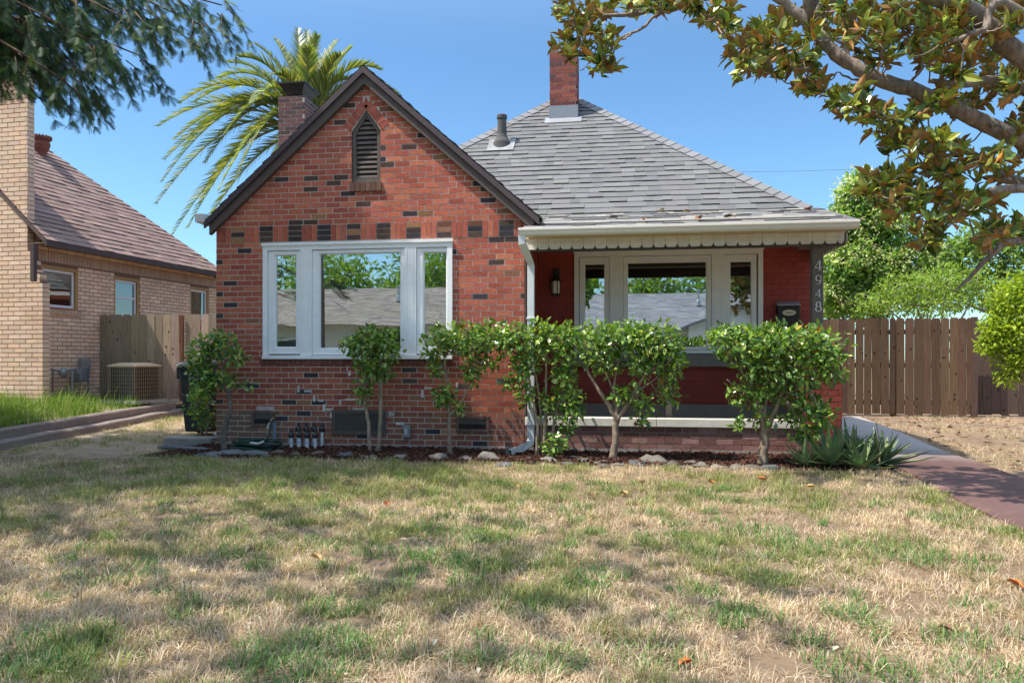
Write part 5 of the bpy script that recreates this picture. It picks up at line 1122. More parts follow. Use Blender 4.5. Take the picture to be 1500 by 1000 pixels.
# ================================================================== REDWOOD with drooping sprays, upper left
rw = thing('redwood_tree', 'dark conifer with drooping feathery branches reaching in at the upper left', 'tree', (-8.75, 6.0, .2)); m = MB(); RB = (.16, .10, .07); T0 = Vector((-8.75, 6.2, .15)); HT = 12.2
m.tube([T0 + Vector((0, 0, z)) for z in (0, .5, 2, 6, 10, 12.6, HT)], [.50, .40, .34, .26, .16, .08, .03], 12, RB)
sp, sx, sn_, sl_ = [], [], [], []
def bough(a, b, r, bend, npts=8):
    Q = curve(a, b, bend, npts); m.tube(Q, [r * (1 - .85 * i / (npts - 1)) for i in range(npts)], 6, RB); return Q
def spray(p, d, L, flat=None): sp.append(tuple(p)); sx.append(tuple(d)); sn_.append(tuple(flat if flat is not None else (rnd(-.5, .5), rnd(-.5, .5), rnd(.3, 1)))); sl_.append(L)
vis = [(325, 8, 5.4), (300, 40, 5.6), (268, 50, 6.2), (240, 30, 6.6), (212, 85, 6.0), (178, 88, 6.3), (150, 85, 5.7), (130, 122, 6.1), (100, 125, 6.4), (60, 108, 5.8), (30, 98, 6.5), (20, 90, 5.6), (80, 80, 6.9), (130, 60, 5.2), (190, 30, 5.0), (90, 115, 5.3), (150, 60, 6.8), (60, 40, 5.9), (-20, 95, 6.0), (-30, 60, 5.3), (250, -8, 5.9), (40, 115, 6.0), (70, 60, 6.4), (110, 100, 5.6), (5, 70, 6.3), (165, 15, 5.8), (110, 20, 6.2), (45, 10, 5.5)]
for px, py, Yd in vis:
    e = S(px, py, Yd); a = T0 + Vector((0, 0, e.z + rnd(.9, 1.8))); Q = bough(a, e, .035, (0, 0, .55), 12)
    for i in range(2, 12):
        for k in range(4):
            q = Q[i] + Vector((rnd(-.1, .1), rnd(-.12, .12), rnd(-.04, .04))); out = (Q[i] - Q[i - 1]).normalized(); h = rnd(.10, .38) * (1.15 - .045 * i); tip = q + out * rnd(.08, .26) + Vector((rnd(-.06, .06), rnd(-.22, .22), -h)); W2_ = curve(q, tip, (0, 0, .05), 5)
            m.tube(W2_, [.006, .005, .004, .003, .002], 4, (.13, .085, .06))
            for j in range(1, 5):
                for _ in range(5): spray(W2_[j], (W2_[j] - W2_[j - 1]).normalized() * .6 + Vector((rnd(-.6, .8), rnd(-.6, .6), rnd(-.9, .15))), rnd(.07, .135))
nb_v = len(sp)
for k in range(150):                                             # the rest of the crown
    z = rnd(3.2, HT - .4); f = (z - 3) / (HT - 3); a = rnd(0, 6.283); rr = (3.7 * (1 - f) ** .55 + .35) * rnd(.6, 1.05); b = T0 + Vector((math.cos(a) * rr, math.sin(a) * rr, z - .25 * rr - .15))
    zc_ = depth(b.x, b.y); bx_ = PCX + FOC * (b.x * CYW + b.y * SYW) / max(zc_, .3)
    if zc_ > .3 and bx_ > -130 and b.z < 6.6: continue
    Q = bough(T0 + Vector((0, 0, z)), b, .035, (0, 0, .3))
    for i in range(2, 8):
        for _ in range(8): spray(Q[i] + Vector((rnd(-.3, .3), rnd(-.3, .3), rnd(-.45, .1))), (math.cos(a) + rnd(-.7, .7), math.sin(a) + rnd(-.7, .7), rnd(-.8, .1)), rnd(.35, .6))
m.build('trunk', MATS['bark'], rw, smooth=True)
tv = [(0, -.012, 0), (0, .012, 0), (1, 0, -.04)]; tf = [(0, 1, 2)]
for k in range(15):
    u = .08 + .88 * k / 15; nl_ = .23 * math.sin(math.pi * (.15 + .8 * u)) + .05
    for s in (-1, 1): b = len(tv); tv += [(u - .022, 0, -.04 * u), (u + .022, 0, -.04 * u), (u + nl_ * .75, s * nl_, -.02 - .04 * u)]; tf.append((b, b + 1, b + 2))
SV = np.array(tv, dtype=np.float32); SF = np.array(tf, dtype=np.int32); n = len(sp); spa, sxa, sna, sla = map(np.array, (sp, sx, sn_, sl_))
V, F, C = instances(SV, SF, spa, sxa, sna, sla, sla, pick([(.045, .088, .042), (.062, .115, .045), (.036, .072, .042), (.095, .155, .045), (.15, .21, .045)], n, .25, [.34, .28, .22, .12, .04])); tri_object('foliage', V, F, C, MATS['needle_leaf'], rw)

# ================================================================== TREES
def tree(name, label, base, trunk, lobes, cols, cw, L, W, mat='tree_leaf', bark=(.20, .16, .12), r=.15, up=.5, simple=True, group=None, blossom=None, limbs=10, cat='tree'):
    t = thing(name, label, cat, tuple(base), group); m = MB(); P0 = [Vector(base) + Vector((0, 0, -.1))] + [Vector(q) for q in trunk]; n = len(P0); m.tube(P0, [r * (1.25 if i == 0 else 1 - .55 * i / (n - 1)) for i in range(n)], 9, bark); top = P0[-1]
    for lb in lobes:
        c = Vector(lb[:3]); a = P0[-1].lerp(P0[-2], rnd(0, .8)); m.tube(curve(a, c, (0, 0, -.1 * (c - a).length), 6), [r * .5, r * .42, r * .34, r * .26, r * .18, r * .1], 6, vary(bark, .1))
        for _ in range(limbs // 2): d = Vector((rnd(-1, 1) * lb[3], rnd(-1, 1) * lb[4], rnd(-.8, 1) * lb[5])) * .85; m.tube(curve(c, c + d, (0, 0, .1), 4), [r * .14, r * .1, r * .07, r * .03], 5, vary(bark, .15))
    m.build('trunk', MATS['bark'], t, smooth=True); P, O = lobe_points(lobes, shell=.5); parts = [leaves_on(P, O, L, W, cols, up, .3, cw, simple=simple)]
    if blossom:
        k = rng.choice(len(P), int(len(P) * .20), replace=False); k = k[O[k, 2] > -.3]; Q = np.repeat(P[k] + O[k] * .05, 9, axis=0) + rng.normal(size=(len(k) * 9, 3)) * .07
        parts.append(leaves_on(Q, np.repeat(O[k], 9, axis=0), L * .42, W * .5, blossom, .6, .2, simple=True))
    V, F, C = join(parts); tri_object('crown', V, F, C, MATS[mat], t); return t
def wl(px, py, rx, ry, Y, n, ryd=None): return lobe(px, py, rx, ry, Y, ryd, n)
# broad leaved tree in flower behind the fence
Y = 19.0; T1 = [(.17, .29, .06), (.23, .36, .07), (.32, .44, .09), (.12, .21, .05)]
b = Vector((S(1290, 500, Y).x, Y, 0)); tree('flowering_tree', 'tall green tree with pale cream blossom behind the board fence', b, [(b.x - .05, Y, 1.5), (b.x, Y, 3.0)],
     [wl(1262, 285, 34, 34, Y, 1200), wl(1290, 330, 44, 42, Y, 1900), wl(1240, 330, 32, 42, Y, 1400), wl(1235, 385, 36, 42, Y, 1700, .8), wl(1290, 395, 48, 42, Y, 2000), wl(1310, 290, 26, 26, Y, 600), wl(1225, 430, 28, 34, Y, 800), wl(1335, 375, 38, 40, Y, 900), wl(1350, 420, 36, 34, Y, 800), wl(1262, 440, 44, 34, Y, 1000)], T1, [.34, .34, .16, .16], .16, .075, blossom=[(.66, .62, .36), (.58, .58, .29), (.70, .66, .44)])
Y = 16.6; T2 = [(.24, .34, .055), (.30, .40, .065), (.17, .26, .045)]
b = Vector((S(1375, 500, Y).x, Y, 0)); tree('open_shrub_tree', 'open yellow green shrub with pale bare twigs above the board fence', b, [(b.x, Y, .8), (b.x, Y, 1.4)],
     [wl(1330, 420, 44, 22, Y, 700), wl(1385, 412, 46, 26, Y, 800), wl(1290, 443, 40, 18, Y, 520), wl(1430, 425, 40, 30, Y, 700), wl(1355, 448, 70, 18, Y, 900), wl(1470, 440, 36, 26, Y, 500)], T2, [.45, .25, .3], .10, .035, r=.08, bark=(.34, .29, .23), limbs=16)
Y = 25.0; b = Vector((S(1460, 500, Y).x, Y, 0)); tree('leafy_tree', 'mid green tree far behind the fence, under the magnolia branches', b, [(b.x, Y, 2), (b.x, Y, 3.2)],
     [wl(1400, 385, 48, 34, Y, 900), wl(1465, 390, 50, 34, Y, 1000), wl(1530, 370, 60, 50, Y, 900), wl(1430, 352, 34, 24, Y, 600), wl(1380, 372, 34, 24, Y, 500), wl(1480, 350, 36, 26, Y, 600), wl(1500, 430, 60, 30, Y, 700), wl(1390, 430, 40, 30, Y, 600)], [(.17, .27, .05), (.23, .33, .06), (.12, .19, .04)], [.4, .3, .3], .19, .085)
Y = 23.0; b = Vector((S(1215, 500, Y).x, Y, 0)); tree('leafy_tree', 'dark green tree showing between the porch post and the flowering tree', b, [(b.x, Y, 1.5), (b.x, Y, 2.2)], [wl(1215, 440, 40, 34, Y, 700), wl(1160, 440, 50, 36, Y, 500), wl(1270, 455, 50, 26, Y, 500)], [(.07, .10, .03), (.11, .12, .04), (.05, .085, .022)], [.4, .3, .3], .16, .08)
Y = 10.3; b = Vector((S(1535, 600, Y).x, Y, 0)); tree('bright_bush', 'bright yellow green bush overhanging the yard at the right edge', b, [(b.x, Y, .5), (b.x - .05, Y, .9)],
     [wl(1478, 440, 34, 26, Y, 900), wl(1500, 478, 50, 40, Y, 1700), wl(1462, 485, 30, 30, Y, 900), wl(1490, 525, 34, 26, Y, 800), wl(1550, 450, 56, 56, Y, 1300), wl(1555, 520, 56, 50, Y, 1300), wl(1478, 553, 22, 16, Y, 220), wl(1510, 415, 34, 22, Y, 600), wl(1448, 505, 18, 18, Y, 260)], [(.29, .38, .03), (.38, .46, .04), (.20, .29, .025)], [.45, .3, .25], .062, .032, r=.06, bark=(.2, .16, .12), limbs=14, cat='bush')
# trees out of the picture: shade over the lawn and reflections in the glass
def ball_tree(name, label, x, y, h, cr, n, cols, L=.2, group=None):
    b = Vector((x, y, 0)); lb = []
    for k in range(9):
        a = k * 2.4; q = .55 * cr * math.sqrt((k + .5) / 9) * 1.35; lb.append((x + q * math.cos(a), y + q * math.sin(a), h - cr * .9 + rnd(-.5, .55) * cr, cr * .55, cr * .55, cr * .45, n // 9))
    tree(name, label, b, [(x + .05, y, (h - cr * 1.4) * .6), (x, y, h - cr * 1.2)], lb, cols, None, L, L * .5, r=.2, group=group)
GT = [(.14, .24, .05), (.19, .30, .06), (.10, .18, .04)]
ball_tree('street_tree', 'leafy street tree whose shade falls over the near lawn', -6.8, 1.0, 8.8, 3.1, 3000, GT, .24)
for i, (x, y, h, c) in enumerate([(-20, -15, 8, 3.2), (-11, -33, 9.5, 4.5), (-17, -31, 8, 4), (-23, -33, 10, 5), (-5, -34, 8.5, 4), (2, -33, 8, 3.8), (8, -32, 9, 4.2), (13, -28, 8.5, 4), (19, -34, 10, 4.5), (-3.6, -12.5, 6.2, 2.1), (9.6, -14, 6.5, 2.4), (-29, -24, 9, 4), (-6.8, -32, 9, 4.0), (-13.5, -33, 10, 4.3)]):
    ball_tree('reflected_tree', 'leafy green tree across the street mirrored in the windows', x, y, h, c, 2600, GT, .5, 'trees mirrored in the windows')

# ---- palm behind the gable
pt = Vector((-7.9, 18.2, 0)); PC = S(448, 192, 18.2); pm = thing('palm_tree', 'tall date palm with arching feathery fronds rising behind the brick gable', 'palm', (PC.x, 18.2, 0)); m = MB()
m.tube([(PC.x, 18.2, z) for z in (-.1, .4, 2, 4, PC.z - 1.0, PC.z - .45, PC.z)], [.42, .36, .30, .29, .34, .45, .30], 14, (.17, .13, .10)); m.build('trunk', MATS['bark'], pm)
FR = []
for px, py, az_y, sag in [(230, 186, .2, .7), (228, 300, .3, 1.1), (236, 268, -.3, 1.3), (262, 152, .3, .9), (285, 150, -.4, .8), (335, 92, .2, .45), (300, 240, .3, 1.0), (350, 84, -.3, .5), (252, 345, .0, .8), (275, 335, -.3, .9), (400, 55, .4, .2), (436, 42, .5, .1), (465, 52, -.2, .12), (478, 85, .4, .1), (515, 70, .3, .25), (558, 103, .2, .6), (540, 130, -.3, .7), (330, 195, -.6, .9), (370, 150, -.8, .7), (320, 280, -.5, .8), (345, 265, -.7, 1.0), (300, 330, .2, .6), (600, 165, .2, .8), (620, 230, .1, .9), (560, 320, .1, .7), (390, 300, -.8, .8), (420, 80, .7, .3), (495, 60, .5, .2), (270, 215, .1, .9), (255, 205, -.2, .8), (310, 175, .5, .7), (340, 130, .6, .6), (580, 260, -.5, .8), (500, 330, -.8, .7), (400, 110, -.6, .4), (450, 70, -.4, .2), (292, 300, .5, .9), (240, 235, .4, 1.0), (320, 115, .0, .6), (375, 66, .1, .35), (535, 95, .5, .4), (585, 140, .4, .7), (450, 45, .6, .1), (500, 80, -.4, .3)]:
    e = S(px, py, 18.2 + 2.0 * az_y); FR.append((e, sag))
LV_ = np.array([(0, -.5, 0), (0, .5, 0), (.55, .4, -.01), (.55, -.4, -.01), (1, 0, -.07)], dtype=np.float32); LF_ = np.array([(0, 1, 2), (0, 2, 3), (3, 2, 4)], dtype=np.int32)
PCOL = [(.11, .155, .055), (.15, .20, .065), (.23, .255, .08), (.08, .12, .045), (.33, .30, .10)]
for e, sag in FR:
    a_ = PC + Vector((rnd(-.15, .15), rnd(-.1, .1), rnd(-.15, .15))); k_ = a_.lerp(e, .42) + Vector((0, 0, sag * 1.65 + .3)); Q = [(1 - t) ** 2 * a_ + 2 * t * (1 - t) * k_ + t * t * e for t in [i / 14 for i in range(15)]]; fm = MB(); fm.tube(Q, [.034 - .0021 * i for i in range(15)], 5, (.23, .25, .07)); V0 = np.array(fm.V); P, X, N, L = [], [], [], []
    for i in range(1, 15):
        for k in range(5):
            q = Q[i - 1].lerp(Q[i], k / 5); d = (Q[i] - Q[i - 1]).normalized(); sd = d.cross(Vector((0, 0, 1))); sd = sd.normalized() if sd.length > .2 else Vector((0, 1, 0)); upv = sd.cross(d); u = (i - 1 + k / 5) / 14
            for s in (-1, 1): P.append(tuple(q)); X.append(tuple(d * (.75 + .5 * u) + sd * s * .8 + upv * rnd(.15, .65) + Vector((0, 0, -.12)))); N.append(tuple(upv + sd * s * -.6)); L.append(.50 * min(1, u * 3.5 + .22) * (1 - .72 * u ** 3.5) * rnd(.88, 1.1))
    n = len(P); cc = pick(PCOL, n, .2); cc = cc * (1.0 if rnd(0, 1) > .15 else 1.5); V, F, C = instances(LV_, LF_, np.array(P), np.array(X), np.array(N), np.array(L), .036, cc)
    tf = []
    for f in fm.F:
        for k in range(1, len(f) - 1): tf.append((f[0], f[k], f[k + 1]))
    tri_object('frond', np.concatenate([V0, V]), np.concatenate([np.array(tf), F + len(V0)]), np.concatenate([np.array(fm.C), C]), MATS['palm_leaf'], pm)

# ================================================================== GRASS
def kerb_x(y): return KA.x + (y - KA.y) * KD.x / KD.y + .06
BV = np.array([(0, -.5, 0), (0, .5, 0), (.45, .42, .0), (.45, -.42, .0), (1, 0, 0)], dtype=np.float32)
def blades(x, y, z, L, W, lean, col, arch=.5, swirl=None):
    """bent grass blades: two-segment strips rising from (x, y, z) and leaning over"""
    n = len(x); a = rng.uniform(0, 2 * math.pi, n) if swirl is None else swirl; f = np.stack([np.cos(a), np.sin(a), np.zeros(n)], 1); s = np.stack([-np.sin(a), np.cos(a), np.zeros(n)], 1); b = np.stack([x, y, z], 1); upz = np.array([0, 0, 1.0]); tw = rng.uniform(-.6, .6, (n, 1)); s = norm(s + upz * tw * .5)
    l1 = lean * (1 - arch * .5); mid = b + (f * np.sin(l1)[:, None] + upz * np.cos(l1)[:, None]) * (L * .5)[:, None]; l2 = np.minimum(lean * (1 + arch), 1.75); tip = mid + (f * np.sin(l2)[:, None] + upz * np.cos(l2)[:, None]) * (L * .5)[:, None]
    w = (W * .5)[:, None]; V = np.stack([b - s * w, b + s * w, mid + s * w * .8, mid - s * w * .8, tip], 1).reshape(-1, 3); base = (np.arange(n) * 5)[:, None, None]; F = (np.array([(0, 1, 2), (0, 2, 3), (3, 2, 4)])[None] + base).reshape(-1, 3); return V, F, np.repeat(col, 5, axis=0)
def in_view(x, y, mrg=2.4):
    zc = y * CYW - x * SYW; xc = x * CYW + y * SYW; return np.abs(xc) < zc * .70 + mrg
GREEN = [(.165, .22, .058), (.22, .27, .07), (.125, .175, .048), (.29, .32, .09)]
STRAW = [(.62, .465, .315), (.68, .54, .385), (.53, .385, .255), (.74, .62, .475), (.42, .295, .19)]
def greenness(x, y):
    big = fbm(x * .55 + 3, y * .75, 31, 3); mid = fbm(x * 2.1, y * 2.1, 37, 3); fine = fbm(x * 6.5, y * 6.5, 41, 2)
    g = .28 + 1.5 * (mid - .5) + 1.0 * (fine - .5) + .8 * (big - .5)
    far = np.clip((y - 3.2) / 2.8, 0, 1); g = g + .22 * far + .10 * np.clip((-x - .5) / 3, 0, 1) * far
    g = g + .36 * np.exp(-(((x + 2.0) / 1.6) ** 2 + ((y - 6.2) / .9) ** 2)) + .26 * np.exp(-(((x - 1.6) / 1.3) ** 2 + ((y - 5.8) / 1.1) ** 2)) + .15 * np.exp(-(((x + 3.8) / 1.3) ** 2 + ((y - 6.5) / .9) ** 2))
    g = g - .5 * np.exp(-(((x - .95) / .55) ** 2 + ((y - 4.95) / .35) ** 2)) - .12 * np.exp(-(((x - .8) / 1.3) ** 2 + ((y - 3.4) / .8) ** 2))
    g = g - .20 * np.exp(-(((x - .7) / 1.4) ** 2 + ((y - 2.7) / .9) ** 2))
    return g
def lawn_patch(x0, x1, y0, y1, dens, size):
    n = int((x1 - x0) * (y1 - y0) * dens); nt_ = max(1, n // 22); tx, ty = rng.uniform(x0, x1, nt_), rng.uniform(y0, y1, nt_); ti = rng.integers(0, nt_, n); ox, oy = rng.normal(0, .030, n), rng.normal(0, .030, n); x = tx[ti] + ox; y = ty[ti] + oy; az = np.arctan2(oy, ox) + rng.normal(0, .6, n); tsz = rng.uniform(.7, 1.35, nt_)[ti]; ttn = rng.uniform(.72, 1.22, nt_)[ti]; off_ = np.hypot(ox, oy)
    k = in_view(x, y) & (x > kerb_x(y)) & (x < path_left(y) - .02 + .05 * (vnoise(y * 6, y * 0, 12) - .5)) & ((y < 7.43 + .12 * (vnoise(x * 4, x * 0, 8) - .5)) | (x < -5.05 - .3 * vnoise(y * 2, y, 3)))
    x, y, az, tsz, ttn, off_ = (q[k] for q in (x, y, az, tsz, ttn, off_)); side = (x < -4.6) & (y > 7.0)
    bare = np.exp(-(((x - .95) / .5) ** 2 + ((y - 4.95) / .3) ** 2)) * .85 + np.where(side, .50 - .45 * (fbm(x * 1.5, y * 1.5, 51) > .56), 0) + .5 * (fbm(x * 1.7 + 9, y * 1.7, 57) > .66); bare = bare + .55 * (vnoise(x * 11, y * 11, 95) > .70); k = rng.random(len(x)) > bare; x, y, az, tsz, ttn, off_ = (q[k] for q in (x, y, az, tsz, ttn, off_)); n = len(x)
    g = greenness(x, y); gr = rng.random(n) < np.clip((g - .29 - .07 * np.clip((4.6 - y) / 2, 0, 1)) * 1.6, .04, .80); z = (fbm(x * 1.3, y * 1.3, 3) - .5) * .03 - .005
    L = np.where(gr, rng.uniform(.035, .080, n) * (1 + .55 * np.clip(g - .5, 0, 1)), rng.uniform(.03, .085, n)) * size * .95 * tsz; W = np.where(gr, rng.uniform(.0024, .0042, n), rng.uniform(.0016, .0030, n)) * (1 + .12 * y / 3)
    lean = np.clip(np.where(gr, rng.uniform(.05, .6, n), rng.uniform(.15, .85, n)) + off_ * 11, .05, 1.35); col = np.where(gr[:, None], pick(GREEN, n, .25), pick(STRAW, n, .22)); tone = fbm(x * 3.1, y * 3.1, 61)[:, None]; t2 = vnoise(x * 13, y * 13, 66)[:, None]; col = col * (.58 + .50 * tone + .36 * t2) * ttn[:, None]; mixg = np.clip(.5 * vnoise(x * 9, y * 9, 63), 0, .45)[:, None] * gr[:, None]; col = col * (1 - mixg) + np.array([.42, .38, .18]) * mixg
    return blades(x, y, z, L, W, lean, col, swirl=az)
parts = [lawn_patch(-3.2, 2.7, 1.5, 3.4, 15500, 1.0), lawn_patch(-4.6, 2.7, 3.4, 5.2, 9000, 1.0), lawn_patch(-7.6, 2.7, 5.2, 7.6, 6000, 1.05), lawn_patch(-8.4, -4.9, 7.6, 13.2, 2800, 1.1), lawn_patch(-7.2, -3.2, 1.0, 3.4, 3000, 1.1), lawn_patch(-7.2, -4.6, 3.4, 5.2, 4500, 1.0), lawn_patch(-6.5, 2.7, -2.5, 1.5, 1100, 1.2)]
# broad bladed crab grass clumps
cx, cy, cr = [], [], []
for px, py, r in [(95, 940, .16), (20, 985, .14), (500, 892, .12), (470, 945, .12), (520, 955, .2), (640, 820, .16), (780, 972, .16), (960, 965, .15), (1020, 870, .1), (1260, 985, .14), (1400, 940, .1), (1430, 890, .08), (1080, 900, .1), (855, 862, .1), (770, 895, .1), (560, 810, .14), (200, 850, .12), (470, 800, .12), (690, 830, .14), (1450, 996, .15), (880, 845, .12), (1190, 800, .18), (1320, 810, .2), (640, 775, .16), (1110, 780, .18), (330, 815, .1), (440, 996, .16), (1250, 905, .09), (700, 790, .16)]:
    p = atZ(px, py); cx.append(p.x); cy.append(p.y); cr.append(r)
for _ in range(170):
    y_ = rnd(1.7, 6.6); x_ = rnd(-.66 * y_ - .8, min(2.4, .5 * y_ + .2)); cx.append(x_); cy.append(y_); cr.append(rnd(.025, .085))
for X_, Y_, r in zip(cx, cy, cr):
    n = int((1700 if r > .09 else 1300) * r * rng.uniform(.7, 1.2)); a = rng.uniform(0, 6.283, n); q = r * np.sqrt(rng.random(n)); x = X_ + q * np.cos(a) * 1.3; y = Y_ + q * np.sin(a); z = (fbm(x * 1.3, y * 1.3, 3) - .5) * .03 - .005
    parts.append(blades(x, y, z, rng.uniform(.04, .105, n), rng.uniform(.0035, .006, n), rng.uniform(.35, 1.25, n), pick([(.10, .20, .055), (.14, .25, .07), (.18, .29, .09)], n, .25)))
V, F, C = join(parts); tag(tri_object('lawn_grass', V, F, C, MATS['grass_blade']), kind='stuff')
# sparse dry grass and litter in the yard beyond the walk
n = 60000; x = rng.uniform(2.6, 9.5, n); y = rng.uniform(1.0, 14.7, n); pr = np.interp(y, [p[1] for p in PATH_R[::-1]], [p[0] for p in PATH_R[::-1]]); k = (x > pr + .03) & in_view(x, y) & (fbm(x * 1.1, y * 1.1, 71) > .46); x, y = x[k], y[k]; n = len(x); gr = rng.random(n) < .35 * (fbm(x * .8, y * .8, 75) > .5) + .06
V, F, C = blades(x, y, np.full(n, -.004), rng.uniform(.03, .08, n), rng.uniform(.003, .006, n), rng.uniform(.3, 1.2, n), np.where(gr[:, None], pick(GREEN, n, .3), pick(STRAW, n, .25))); tag(tri_object('yard_grass', V, F, C, MATS['grass_blade']), kind='stuff')
n = 900; x = rng.uniform(2.6, 9.5, n); y = rng.uniform(4.5, 14.5, n); pr = np.interp(y, [p[1] for p in PATH_R[::-1]], [p[0] for p in PATH_R[::-1]]); k = (x > pr - .05) & in_view(x, y); x, y = x[k], y[k]; n = len(x)
V, F, C = instances(LEAF_V, LEAF_F, np.stack([x, y, np.full(n, .02)], 1), np.stack([rng.normal(size=n), rng.normal(size=n), rng.normal(size=n) * .2], 1), np.stack([rng.normal(size=n) * .4, rng.normal(size=n) * .4, np.ones(n)], 1), rng.uniform(.05, .13, n), rng.uniform(.025, .06, n), pick([(.16, .08, .045), (.24, .12, .06), (.10, .06, .04), (.30, .20, .12)], n, .3)); tag(tri_object('leaf_litter', V, F, C, MATS['dead_leaf']), kind='stuff')
n = 2600; x = rng.uniform(-5.5, 2.4, n); y = 1.4 + 6 * rng.random(n); k = in_view(x, y, .2) & (x > kerb_x(y) + .1) & (x < path_left(y)); x, y = x[k], y[k]; n = len(x)
V, F, C = instances(LEAF2_V, LEAF2_F, np.stack([x, y, (fbm(x * 1.3, y * 1.3, 3) - .5) * .03 + rng.uniform(.01, .035, n)], 1), np.stack([rng.normal(size=n), rng.normal(size=n), rng.normal(size=n) * .3], 1), np.stack([rng.normal(size=n) * .5, rng.normal(size=n) * .5, np.ones(n)], 1), rng.uniform(.012, .04, n), rng.uniform(.005, .016, n), pick([(.16, .10, .06), (.26, .17, .10), (.40, .32, .22), (.09, .07, .05)], n, .3)); tag(tri_object('lawn_debris', V, F, C, MATS['dead_leaf']), kind='stuff')
# tall bright grass on the neighbour's strip
n = 42000; t = rng.uniform(-6, 5.6, n); o = .33 + rng.random(n) ** 1.15 * 2.5; cl_ = fbm(t * 1.6, o * 1.6, 81); k = (rng.random(n) < np.clip((cl_ - .30) * 5, .10, 1)) & (rng.random(n) > np.clip((t - 1.2) / 3.6, 0, .8) * (o < 1.2)); t, o, cl_ = t[k], o[k], cl_[k]; n = len(t)
x = KA.x + KD.x * t + KN.x * o; y = KA.y + KD.y * t + KN.y * o; z = np.interp(o, [.3, 1, 2.2, 3.5], [.195, .215, .27, .31]) - .01
P1 = blades(x, y, z, rng.uniform(.12, .32, n) * (.5 + cl_), rng.uniform(.005, .010, n), rng.uniform(.05, .8, n), pick([(.14, .25, .03), (.18, .30, .035), (.10, .19, .025), (.24, .33, .06), (.36, .31, .15)], n, .25, [.34, .27, .2, .1, .09]), .8)
n = 170; t = rng.uniform(-1, 5.4, n); o = rng.uniform(.5, 2.8, n); x = KA.x + KD.x * t + KN.x * o; y = KA.y + KD.y * t + KN.y * o; P2 = blades(x, y, np.full(n, .22), rng.uniform(.35, .62, n), rng.uniform(.006, .011, n), rng.uniform(.1, .55, n), pick([(.26, .30, .10), (.36, .33, .17), (.18, .26, .05)], n, .2), .9)
V, F, C = join([P1, P2]); tag(tri_object('tall_grass', V, F, C, MATS['grass_blade']), kind='stuff')

# ---- fallen leaves
def fallen(p, L, col, lab, nrm=(0, 0, 1), grp='fallen leaves on the dry lawn'):
    a = rnd(0, 6.283); N = Vector(nrm) + Vector((rnd(-.35, .35), rnd(-.35, .35), 0)); V, F, C = instances(LEAF_V * np.array([1, 1, 3.0], dtype=np.float32), LEAF_F, np.array([tuple(p)]), np.array([(math.cos(a), math.sin(a), rnd(0, .25))]), np.array([tuple(N)]), np.array([L]), np.array([L * .5]), np.array([col]))
    V2 = V - np.array(tuple(Vector(nrm))) * .002; tag(tri_object('fallen_leaf', np.concatenate([V, V2]), np.concatenate([F, F[:, ::-1] + len(V)]), np.concatenate([C, C]), MATS['dead_leaf'], loc=tuple(p)), lab, 'leaf', grp)
for px, py, kind in [(565, 740, 0), (868, 726, 1), (919, 723, 2), (1046, 707, 0), (1120, 697, 2), (1108, 700, 0), (1475, 849, 0), (1015, 966, 0), (1395, 921, 1), (585, 791, 3), (637, 936, 3), (455, 813, 2), (705, 978, 3), (1220, 952, 3), (945, 705, 1), (1330, 760, 1), (1180, 712, 2), (760, 710, 2)]:
    p = atZ(px, py, .03); fallen(p, rnd(.07, .10) * (.55 if kind == 3 else (.8 if py > 900 else 1)), [(.50, .15, .04), (.20, .10, .055), (.55, .33, .13), (.62, .55, .42)][kind], ['orange curled magnolia leaf lying on the lawn', 'dull brown curled leaf lying on the lawn', 'golden tan curled leaf lying on the lawn', 'bleached pale leaf scrap lying on the lawn'][kind])
for px, py, c in [(943, 326.5, (.45, .16, .05)), (1027, 323.5, (.42, .17, .06)), (973, 311, (.40, .30, .18)), (1000, 312, (.34, .22, .12)), (1178, 310, (.32, .13, .07)), (905, 322, (.20, .13, .08)), (1060, 322, (.16, .11, .08))]:
    d = ray(px, py); t = (ez - EYE - pp * ey) / (d[2] - pp * d[1]); p = Vector((d[0] * t, d[1] * t, EYE + d[2] * t + .03)); fallen(p, rnd(.10, .15), c, 'brown magnolia leaf lying on the porch roof above the gutter', (0, -pp, 1), 'fallen leaves on the porch roof')
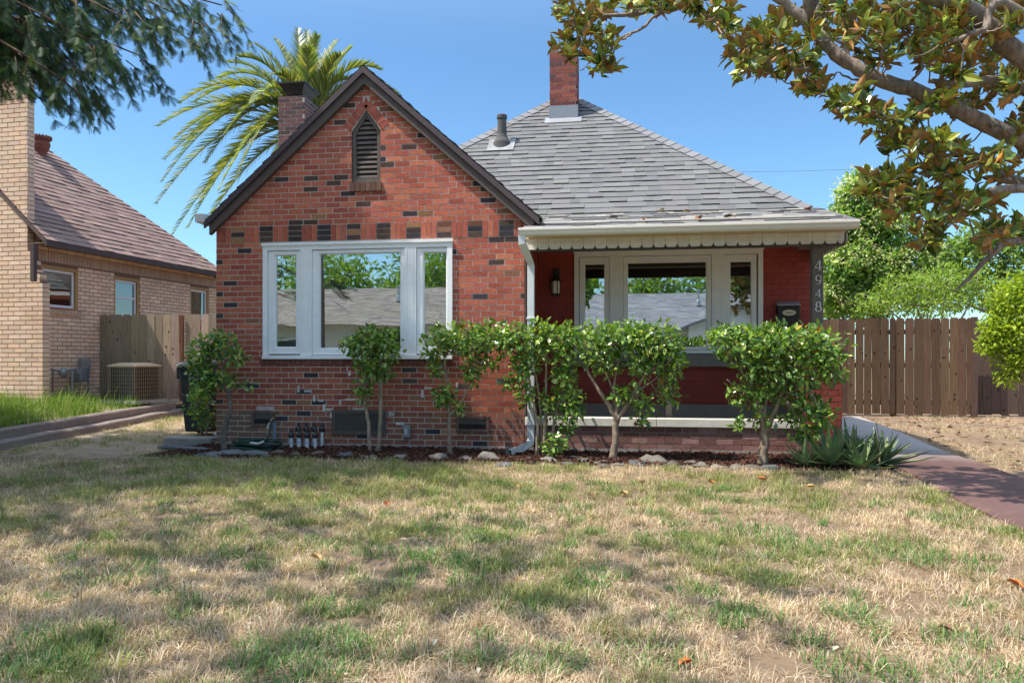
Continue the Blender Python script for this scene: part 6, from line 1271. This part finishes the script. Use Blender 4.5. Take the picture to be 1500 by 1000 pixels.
# ================================================================== light, air, camera
SUN = Vector((.462, .19, -.866)).normalized()
ld = bpy.data.lights.new('sun', 'SUN'); ld.energy = 2.4; ld.angle = R(.5); ld.color = (1, .94, .84)
lo = bpy.data.objects.new('sun', ld); COL.objects.link(lo); lo.rotation_euler = SUN.to_track_quat('-Z', 'Y').to_euler(); lo.location = (-20, -4, 40)
w = bpy.data.worlds.new('World'); scn.world = w; w.use_nodes = True; nt = w.node_tree
sky = nt.nodes.new('ShaderNodeTexSky'); sky.sky_type = 'NISHITA'; sky.sun_disc = False
sky.sun_elevation = math.asin(-SUN.z); sky.sun_rotation = math.atan2(-SUN.x, -SUN.y); sky.air_density = 1.0; sky.dust_density = .3; sky.ozone_density = 2.0
bg = nt.nodes['Background']; tm = nt.nodes.new('ShaderNodeMix'); tm.data_type = 'RGBA'; tm.blend_type = 'MULTIPLY'; tm.inputs[0].default_value = 1.0; tm.inputs[7].default_value = (.66, .90, 1.02, 1)
geo = nt.nodes.new('ShaderNodeTexCoord'); sep = nt.nodes.new('ShaderNodeSeparateXYZ'); nt.links.new(geo.outputs['Generated'], sep.inputs[0])
mr = nt.nodes.new('ShaderNodeMapRange'); mr.interpolation_type = 'SMOOTHSTEP'; nt.links.new(sep.outputs['Z'], mr.inputs['Value'])
for k_, v_ in (('From Min', .36), ('From Max', .82), ('To Min', 0.0), ('To Max', 1.0)): mr.inputs[k_].default_value = v_
hz = nt.nodes.new('ShaderNodeMix'); hz.data_type = 'RGBA'; nt.links.new(mr.outputs[0], hz.inputs[0]); nt.links.new(tm.outputs[2], hz.inputs[6])
bw_ = nt.nodes.new('ShaderNodeMix'); bw_.data_type = 'RGBA'; bw_.blend_type = 'MULTIPLY'; bw_.inputs[0].default_value = 1.0; bw_.inputs[7].default_value = (4.6, 3.7, 2.7, 1); nt.links.new(sky.outputs[0], bw_.inputs[6])   # overhead sky brightened and whitened, added to lift the shade
nt.links.new(bw_.outputs[2], hz.inputs[7])
nt.links.new(sky.outputs[0], tm.inputs[6]); nt.links.new(hz.outputs[2], bg.inputs[0]); bg.inputs[1].default_value = .070
cd = bpy.data.cameras.new('camera'); cam = bpy.data.objects.new('camera', cd); COL.objects.link(cam); scn.camera = cam
cam.location = (0, 0, EYE); cam.rotation_euler = (math.pi / 2, 0, YAW); cd.sensor_width = 36; cd.lens = FOC * 36 / 1500; cd.shift_y = 25 / 1500; cd.clip_end = 3000; cd.clip_start = .05
vs = scn.view_settings; vs.view_transform = 'Standard'; vs.look = 'None'; vs.exposure = 1.54; vs.gamma = 1; vs.use_curve_mapping = False
scn.render.engine = 'CYCLES'; cy = scn.cycles; cy.max_bounces = 6; cy.diffuse_bounces = 3; cy.glossy_bounces = 3; cy.transmission_bounces = 4; cy.transparent_max_bounces = 10; cy.sample_clamp_indirect = 6; cy.use_denoising = True
